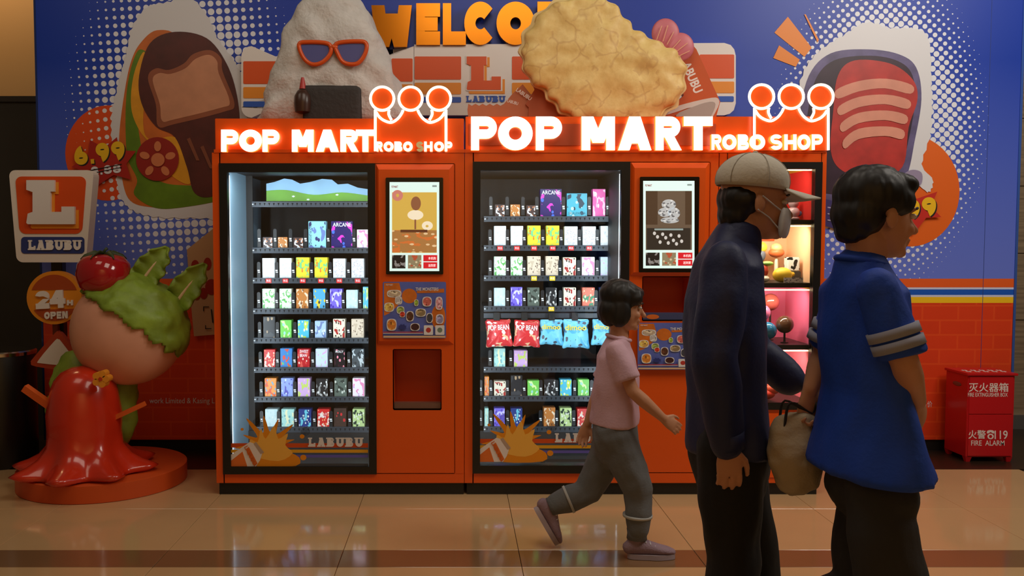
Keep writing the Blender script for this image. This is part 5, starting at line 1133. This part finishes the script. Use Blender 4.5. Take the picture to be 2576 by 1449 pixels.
for s_, e_, w_ in ((sR, eR, wR), (sL, eL, wL)):
    chain(bm, mids(s_, e_), [.038, .034, .031, .029]); chain(bm, mids(e_, w_), [.029, .030, .025, .019])
hand(bm, wR, wR - eR + Vector((.02, 0, .01)), (-.3, .5, -.6), (.7, .25, .6), .74, 20); hand(bm, wL, wL - eL, (.5, -.3, -.5), (.6, 0, .6), .74, 24)
hipR, hipL = c_(1548, 1092, -.06), c_(1548, 1092, .06)
def toe_off(T, d, ln, k):
    d = Vector(d).normalized(); up = Vector((-d.z, 0, d.x)) if abs(d.y) < .01 else (Vector((0, 0, 1)) - d * d.z).normalized(); hl = T - d * ln
    return hl, up, hl + d * .16 * ln + up * .085 * k
gz = lambda p, z: Vector((p.x, p.y, z))
tB = gz(c_(1396, 1396, .07), .012); hB, upB, aB = toe_off(tB, (.50, 0, -.86), .195, .86)
kF, aF = c_(1606, 1236, -.07), c_(1602, 1352, -.07); kB = c_(1478, 1236, .07)
for p_ in ((hipR, kF, aF), (hipL, kB, aB)): chain(bm, [p_[0], p_[1], p_[2]], [.055, .04, .028])
bd = bake('body', bm, .0045, skin, ch, 3)
eyes(Lh, rot, k, ch)
hairmass(ch, Lh, rot, k, [(-.022, 0, .045, .105, .088, .086), (-.05, 0, -.03, .072, .086, .085), (-.012, .066, -.035, .056, .026, .075), (-.012, -.066, -.035, .056, .026, .075), (.045, 0, .072, .050, .072, .034), (.060, .05, .045, .028, .03, .035), (.060, -.05, .045, .028, .03, .035)])
bm = bmesh.new()
chain(bm, [c_(1555, 868), c_(1550, 900), c_(1548, 960), c_(1546, 1020), c_(1545, 1066)], [(.085, .058), (.135, .085), (.135, .096), (.135, .102), (.14, .108)], (0, 1, 0), 22, True)
for s_, e_ in ((sR, eR), (sL, eL)): chain(bm, mids(s_, s_.lerp(e_, .72)), [.054, .055, .056, .058], flat=True)
bake('shirt', bm, .008, M('pale pink cotton', (206, 168, 182), .85, bump=.15, bs=120), ch, 6, .010, 8, .7)
bm = bmesh.new(); tube(bm, [nb + Vector((.052 * math.cos(a), .056 * math.sin(a), .012 - .012 * math.cos(a))) for a in [2 * PI * i / 20 for i in range(20)]], .008, 8, True); link('shirt_collar', mesh_of(bm, 'c', 4), M('pale pink cotton', (206, 168, 182), .85), ch)
jog = M('grey jersey', (104, 106, 108), .9, bump=.15, bs=110, var=.1)
bm = bmesh.new()
chain(bm, [c_(1546, 1060), c_(1547, 1100), c_(1548, 1125)], [(.128, .098), (.132, .104), (.12, .098)], (0, 1, 0), 20)
chain(bm, [hipR, hipR.lerp(kF, .5), kF, kF.lerp(aF, .5), aF + Vector((0, 0, .03))], [.088, .080, .066, .058, .046]); chain(bm, [hipL, hipL.lerp(kB, .5), kB, kB.lerp(aB, .5), aB.lerp(kB, .12)], [.088, .080, .066, .058, .046])
bake('joggers', bm, .008, jog, ch, 6, .011, 9, .8)
for kk, aa in ((kF, aF), (kB, aB)):
    q = kk.lerp(aa, .52); dd = (aa - kk).normalized(); bm = bmesh.new(); tube(bm, [q - dd * .006, q + dd * .006], [.066, .065], 20); link('reflective_band', mesh_of(bm, 'b', 4), M('pale band', (176, 176, 172), .6), ch)
    q = kk.lerp(aa, .92); bm = bmesh.new(); tube(bm, [q - dd * .022, q, q + dd * .022], [.046, .043, .045], 18); link('trouser_cuff', mesh_of(bm, 'b', 4), jog, ch)
tr1 = M('mauve mesh shoe', (150, 124, 136), .7, bump=.3, bs=160); tr2 = M('lilac grey sole', (176, 160, 168), .5); tr3 = M('pink stripe', (206, 120, 140), .5)
fh = gz(c_(1580, 1398, -.07), .002); shoe(ch, fh, fh + Vector((.205, .0, 0)), .86, tr1, tr2, stripe=tr3)
shoe(ch, hB, tB, .86, tr1, tr2, upB, tr3)

# ---------- adult in navy jacket and pale cap
YM = -2.02; m_ = lambda x, y, dy=0.0: P(x, y, YM + dy)
mn = thing('person', (P(1840, 1440, YM).x, YM, 0), 'person in a navy jacket, black trousers, pale cap and white face mask walking right', 'person')
bm = bmesh.new(); k = 1.02
hc = m_(1898, 506); Lh, rot = head(bm, hc, (1, -.05, -.10), (.12, 0, 1), k)
nb = m_(1850, 616)
chain(bm, [hc + Vector((-.03, 0, -.07)), m_(1866, 588), nb], [.058, .056, .062])
sR, sL = m_(1826, 665, -.18), m_(1826, 665, .18); pel = m_(1830, 1090)
chain(bm, [nb, m_(1826, 680), m_(1822, 800), pel], [(.055, .05), (.10, .07), (.12, .08), (.12, .08)], (0, 1, 0))
eR, wR = m_(1800, 900, -.24), m_(1832, 1120, -.22); eL, wL = m_(1890, 880, .24), m_(1992, 958, .20)
for s_, e_, w_ in ((sR, eR, wR), (sL, eL, wL)): chain(bm, mids(s_, e_), [.05, .045, .04, .038]); chain(bm, mids(e_, w_), [.038, .04, .034, .027])
hand(bm, wR, (.06, 0, -1), (.3, .9, 0), (1, -.1, .1), 1.0, 24); hand(bm, wL, wL - eL + Vector((.04, 0, 0)), (0, .3, -1), (.2, -.9, .2), 1.0, 26)
hR, hL = m_(1835, 1115, -.09), m_(1835, 1115, .09)
kR, aR = m_(1846, 1410, -.10), gz(m_(1812, 1600, -.10), .10); kL, aL = m_(1893, 1395, .10), gz(m_(1905, 1600, .10), .10)
for p_ in ((hR, kR, aR), (hL, kL, aL)): chain(bm, list(p_), [.075, .055, .04])
bake('body', bm, .0055, skin, mn, 3); eyes(Lh, rot, k, mn)
hairmass(mn, Lh, rot, k, [(-.045, 0, .0, .072, .083, .06), (-.06, 0, -.05, .05, .066, .05)])
bm = bmesh.new()   # surgical mask
for a in range(-4, 5): ball(bm, Lh(.072 + .030 * math.cos(a * .38), .066 * math.sin(a * .38), -.062), (.012, .018, .050), rot, 10)
bake('face_mask', bm, .005, M('white mask fabric', (206, 208, 212), .8), mn, 4)
bm = bmesh.new()
for s in (-1, 1): tube(bm, [Lh(.076, .058 * s, -.03), Lh(.04, .074 * s, -.012), Lh(.0, .085 * s, .012)], .0022, 6); tube(bm, [Lh(.076, .058 * s, -.09), Lh(.03, .07 * s, -.05), Lh(-.01, .084 * s, -.03)], .0022, 6)
link('mask_straps', mesh_of(bm), M('white mask fabric', (206, 208, 212), .8), mn)
capm = M('pale grey cap cotton', (196, 190, 176), .85, bump=.15, bs=90)
bm = bmesh.new(); ball(bm, Lh(-.014, 0, .062), (.113 * k, .094 * k, .088 * k), rot, 36)
cen = Lh(-.014, 0, .062); upv = rot @ Vector((0, 0, 1))
bmesh.ops.delete(bm, geom=[f for f in bm.faces if (f.calc_center_median() - cen).dot(upv) < -.022], context='FACES')
o = link('cap', mesh_of(bm, 'cap', 4), capm, mn); md = o.modifiers.new('t', 'SOLIDIFY'); md.thickness = .004
bm = bmesh.new(); G_ = []
for i in range(9):
    t = i / 8; G_.append([bm.verts.new(Lh(.075 + t * .125 * math.sqrt(max(0, 1 - (u * .92) ** 2)), u * .082, .052 - t * .022 - abs(u) ** 2 * .016)) for u in [j / 7 - 1 for j in range(15)]])
for A, B in zip(G_, G_[1:]):
    for j in range(14): bm.faces.new((A[j], A[j + 1], B[j + 1], B[j]))
br_ = link('cap_brim', mesh_of(bm, 'brim', 4), capm, o); md = br_.modifiers.new('t', 'SOLIDIFY'); md.thickness = .005
bm = bmesh.new(); ball(bm, Lh(-.014, 0, .151), (.009, .009, .005), rot, 12); link('cap_button', mesh_of(bm, 'b', 4), capm, o)
bm = bmesh.new()
for i in range(6):
    a = i * PI / 3 + .3; tube(bm, [Lh(-.014 + .1145 * math.cos(a) * math.cos(e), .0955 * math.sin(a) * math.cos(e), .062 + .0895 * math.sin(e)) for e in [j * .22 - .2 for j in range(8)]], .0012, 5)
link('cap_seams', mesh_of(bm), M('cap stitching', (160, 154, 142), .8), o)['kind'] = 'stuff'
navy = M('navy nylon', (24, 34, 78), .6, bump=.12, bs=60)
bm = bmesh.new()
chain(bm, [m_(1850, 610), m_(1832, 660), m_(1822, 760), m_(1820, 880), m_(1824, 1000), m_(1830, 1130)], [(.085, .078), (.19, .10), (.20, .118), (.195, .12), (.195, .122), (.20, .128)], (0, 1, 0), 26, True)
chain(bm, mids(sR, eR) , [.072, .074, .070, .066]); chain(bm, mids(eR, wR), [.066, .064, .058, .052]); chain(bm, mids(sL, eL), [.072, .074, .070, .066]); chain(bm, mids(eL, wL), [.066, .064, .058, .052])
bake('jacket', bm, .010, navy, mn, 6, .014, 6, .6)
bm = bmesh.new(); chain(bm, [m_(1850, 622), m_(1856, 598)], [(.085, .082), (.08, .076)], (0, 1, 0), 20); bake('jacket_collar', bm, .007, navy, mn, 4)
bm = bmesh.new(); tube(bm, [m_(1905, 660, -.02), m_(1917, 780, -.0), m_(1920, 900, 0), m_(1925, 1100, 0)], .004, 6); link('jacket_zip', mesh_of(bm), M('dull zip', (60, 66, 90), .4, .6), mn)
for q, dd in ((wR, (wR - eR).normalized()), (wL, (wL - eL).normalized())):
    bm = bmesh.new(); tube(bm, [q - dd * .04, q - dd * .015, q + dd * .008], [.052, .050, .050], 18); link('cuff', mesh_of(bm, 'c', 4), navy, mn)
blk_t = M('black trousers', (13, 13, 15), .8, bump=.1, bs=60)
bm = bmesh.new(); chain(bm, [m_(1830, 1090), m_(1833, 1140), m_(1836, 1180)], [(.185, .125), (.185, .128), (.165, .12)], (0, 1, 0), 22)
chain(bm, [hR, hR.lerp(kR, .5), kR, kR.lerp(aR, .5), aR + Vector((0, 0, .02))], [.102, .095, .084, .078, .072]); chain(bm, [hL, hL.lerp(kL, .5), kL, kL.lerp(aL, .5), aL + Vector((0, 0, .02))], [.102, .095, .084, .078, .072])
bake('trousers', bm, .010, blk_t, mn, 6, .012, 7, .6)
for aa in (aR, aL): fh = gz(aa, .002) + Vector((-.06, 0, 0)); shoe(mn, fh, fh + Vector((.27, 0, 0)), 1.1, M('black shoe', (18, 18, 19), .5), M('dark sole', (40, 38, 38), .6))

# ---------- person in blue T-shirt seen from behind, carrying a bag
YU = -2.40; u_ = lambda x, y, dy=0.0: P(x, y, YU + dy)
bl = thing('person', (P(2185, 1440, YU).x, YU, 0), 'person in a bright blue T-shirt with striped sleeves and charcoal trousers walking away right', 'person')
fw_ = Vector((.985, .17, 0)); rt = Vector((.17, -.985, 0))
bm = bmesh.new(); k = 1.0
hc = u_(2208, 540); Lh, rot = head(bm, hc, (1, .10, -.10), (.10, 0, 1), k)
nb = u_(2166, 672)
chain(bm, [hc + Vector((-.03, 0, -.07)), u_(2178, 640), nb], [.056, .053, .06])
ctr = u_(2172, 720)
sR, sL = u_(2206, 726, -.155), u_(2140, 722, .155); pel = u_(2178, 1110)
chain(bm, [nb, u_(2170, 730), u_(2170, 860), pel], [(.055, .05), (.10, .06), (.12, .065), (.09, .05)], rt)
eR = u_(2276, 912, -.19); wR = u_(2306, 1010, -.10)
eL = u_(2072, 895, .20); wL = u_(2040, 978, .18)
for s_, e_, w_ in ((sR, eR, wR), (sL, eL, wL)): chain(bm, mids(s_, e_), [.046, .042, .038, .036]); chain(bm, mids(e_, w_), [.036, .037, .031, .025])
hand(bm, wR, wR - eR, (-.5, 0, -.6), (.2, .2, .9), .95, 26); hand(bm, wL, (-.12, .0, -1), rt, fw_, .95, 58)
hR, hL = u_(2186, 1200, -.07), u_(2180, 1200, .07)
kR, aR = u_(2238, 1450, -.09), gz(u_(2262, 1600, -.09), .09); kL = u_(2176, 1480, .09); tU = gz(u_(2010, 1700, .09), .015); hU, upU, aL = toe_off(tU, (.55, .002, -.83), .25, 1.05)
for p_ in ((hR, kR, aR), (hL, kL, aL)): chain(bm, list(p_), [.045, .05, .04])
bake('body', bm, .0055, skin, bl, 3); eyes(Lh, rot, k, bl)
hairmass(bl, Lh, rot, k, [(-.022, 0, .05, .110, .090, .088), (-.06, 0, -.005, .070, .084, .07), (-.07, 0, -.05, .045, .062, .04), (.042, 0, .088, .055, .072, .034), (.02, .062, .04, .05, .024, .04), (.02, -.062, .04, .05, .024, .04)])
blue = M('bright blue jersey', (16, 66, 178), .7, bump=.12, bs=80)
bm = bmesh.new()
chain(bm, [u_(2167, 684), u_(2170, 725), u_(2170, 850), u_(2172, 980), u_(2174, 1090), u_(2176, 1180)], [(.085, .072), (.17, .082), (.172, .090), (.178, .090), (.205, .108), (.238, .130)], rt, 26, True)
chain(bm, mids(sR, sR.lerp(eR, .93)), [.062, .062, .062, .064], flat=True); chain(bm, mids(sL, sL.lerp(eL, .93)), [.062, .062, .062, .064], flat=True)
sh_ = bake('shirt', bm, .010, blue, bl, 6, .014, 6, .6)
for s_, e_ in ((sR, eR), (sL, eL)):
    dd = (e_ - s_).normalized()
    for t, w_ in ((.60, .013), (.76, .013)):
        q = s_.lerp(e_, t); bm = bmesh.new(); tube(bm, [q - dd * w_, q + dd * w_], [.0665, .0665], 24); link('sleeve_stripe', mesh_of(bm, 's', 4), M('grey white stripe', (150, 152, 170), .8), sh_)
bm = bmesh.new(); tube(bm, [nb + fw_ * .062 * math.cos(a) + rt * .068 * math.sin(a) + Vector((0, 0, .016 - .012 * math.cos(a))) for a in [2 * PI * i / 20 for i in range(20)]], .009, 8, True); link('collar', mesh_of(bm, 'c', 4), blue, sh_)
char = M('charcoal cotton', (46, 45, 46), .85, bump=.12, bs=60, var=.1)
bm = bmesh.new(); chain(bm, [u_(2180, 1110), u_(2184, 1180), u_(2188, 1235)], [(.12, .070), (.15, .088), (.165, .105)], rt, 22)
chain(bm, [hR, hR.lerp(kR, .5), kR, kR.lerp(aR, .5), aR + Vector((0, 0, .02))], [.06, .094, .094, .09, .082]); chain(bm, [hL, hL.lerp(kL, .5), kL, kL.lerp(aL, .5), aL.lerp(kL, .08)], [.06, .094, .094, .088, .08])
bake('trousers', bm, .010, char, bl, 6, .014, 7, .6)
fh = gz(aR, .002) - fw_ * .06; shoe(bl, fh, fh + fw_ * .26, 1.05, M('grey shoe', (60, 58, 60), .6), M('dark sole', (40, 38, 38), .6))
shoe(bl, hU, tU, 1.05, M('grey shoe', (60, 58, 60), .6), M('dark sole', (40, 38, 38), .6), upU)
# the bag in the left hand
bgc = Vector((wL.x - .035, wL.y, wL.z)); zt_b = wL.z - .10
bg = thing('canvas_bag', (bgc.x, bgc.y, zt_b - .20), 'beige canvas bag hanging from the hand of the person in blue', 'bag')
bm = bmesh.new(); chain(bm, [Vector((bgc.x, bgc.y, zt_b)), Vector((bgc.x - .005, bgc.y, zt_b - .06)), Vector((bgc.x - .008, bgc.y, zt_b - .12)), Vector((bgc.x, bgc.y, zt_b - .18))], [(.075, .03), (.085, .055), (.085, .06), (.07, .045)], (1, 0, 0), 22)
bake('bag_body', bm, .006, M('beige canvas', (176, 160, 134), .9, bump=.2, bs=120), bg, 4, .010, 12, 1)
for dy in (-.022, .022):
    bm = bmesh.new(); tube(bm, spline([(bgc.x - .05, bgc.y + dy, zt_b - .01), (bgc.x - .035, bgc.y + dy, zt_b + .06), (wL.x, wL.y + dy * .3, wL.z - .075), (bgc.x + .045, bgc.y + dy, zt_b + .06), (bgc.x + .055, bgc.y + dy, zt_b - .01)], 5, False), [(.008, .003)] * 21, 8); link('handle', mesh_of(bm, 'h', 4), M('dark webbing', (40, 38, 36), .8), bg)
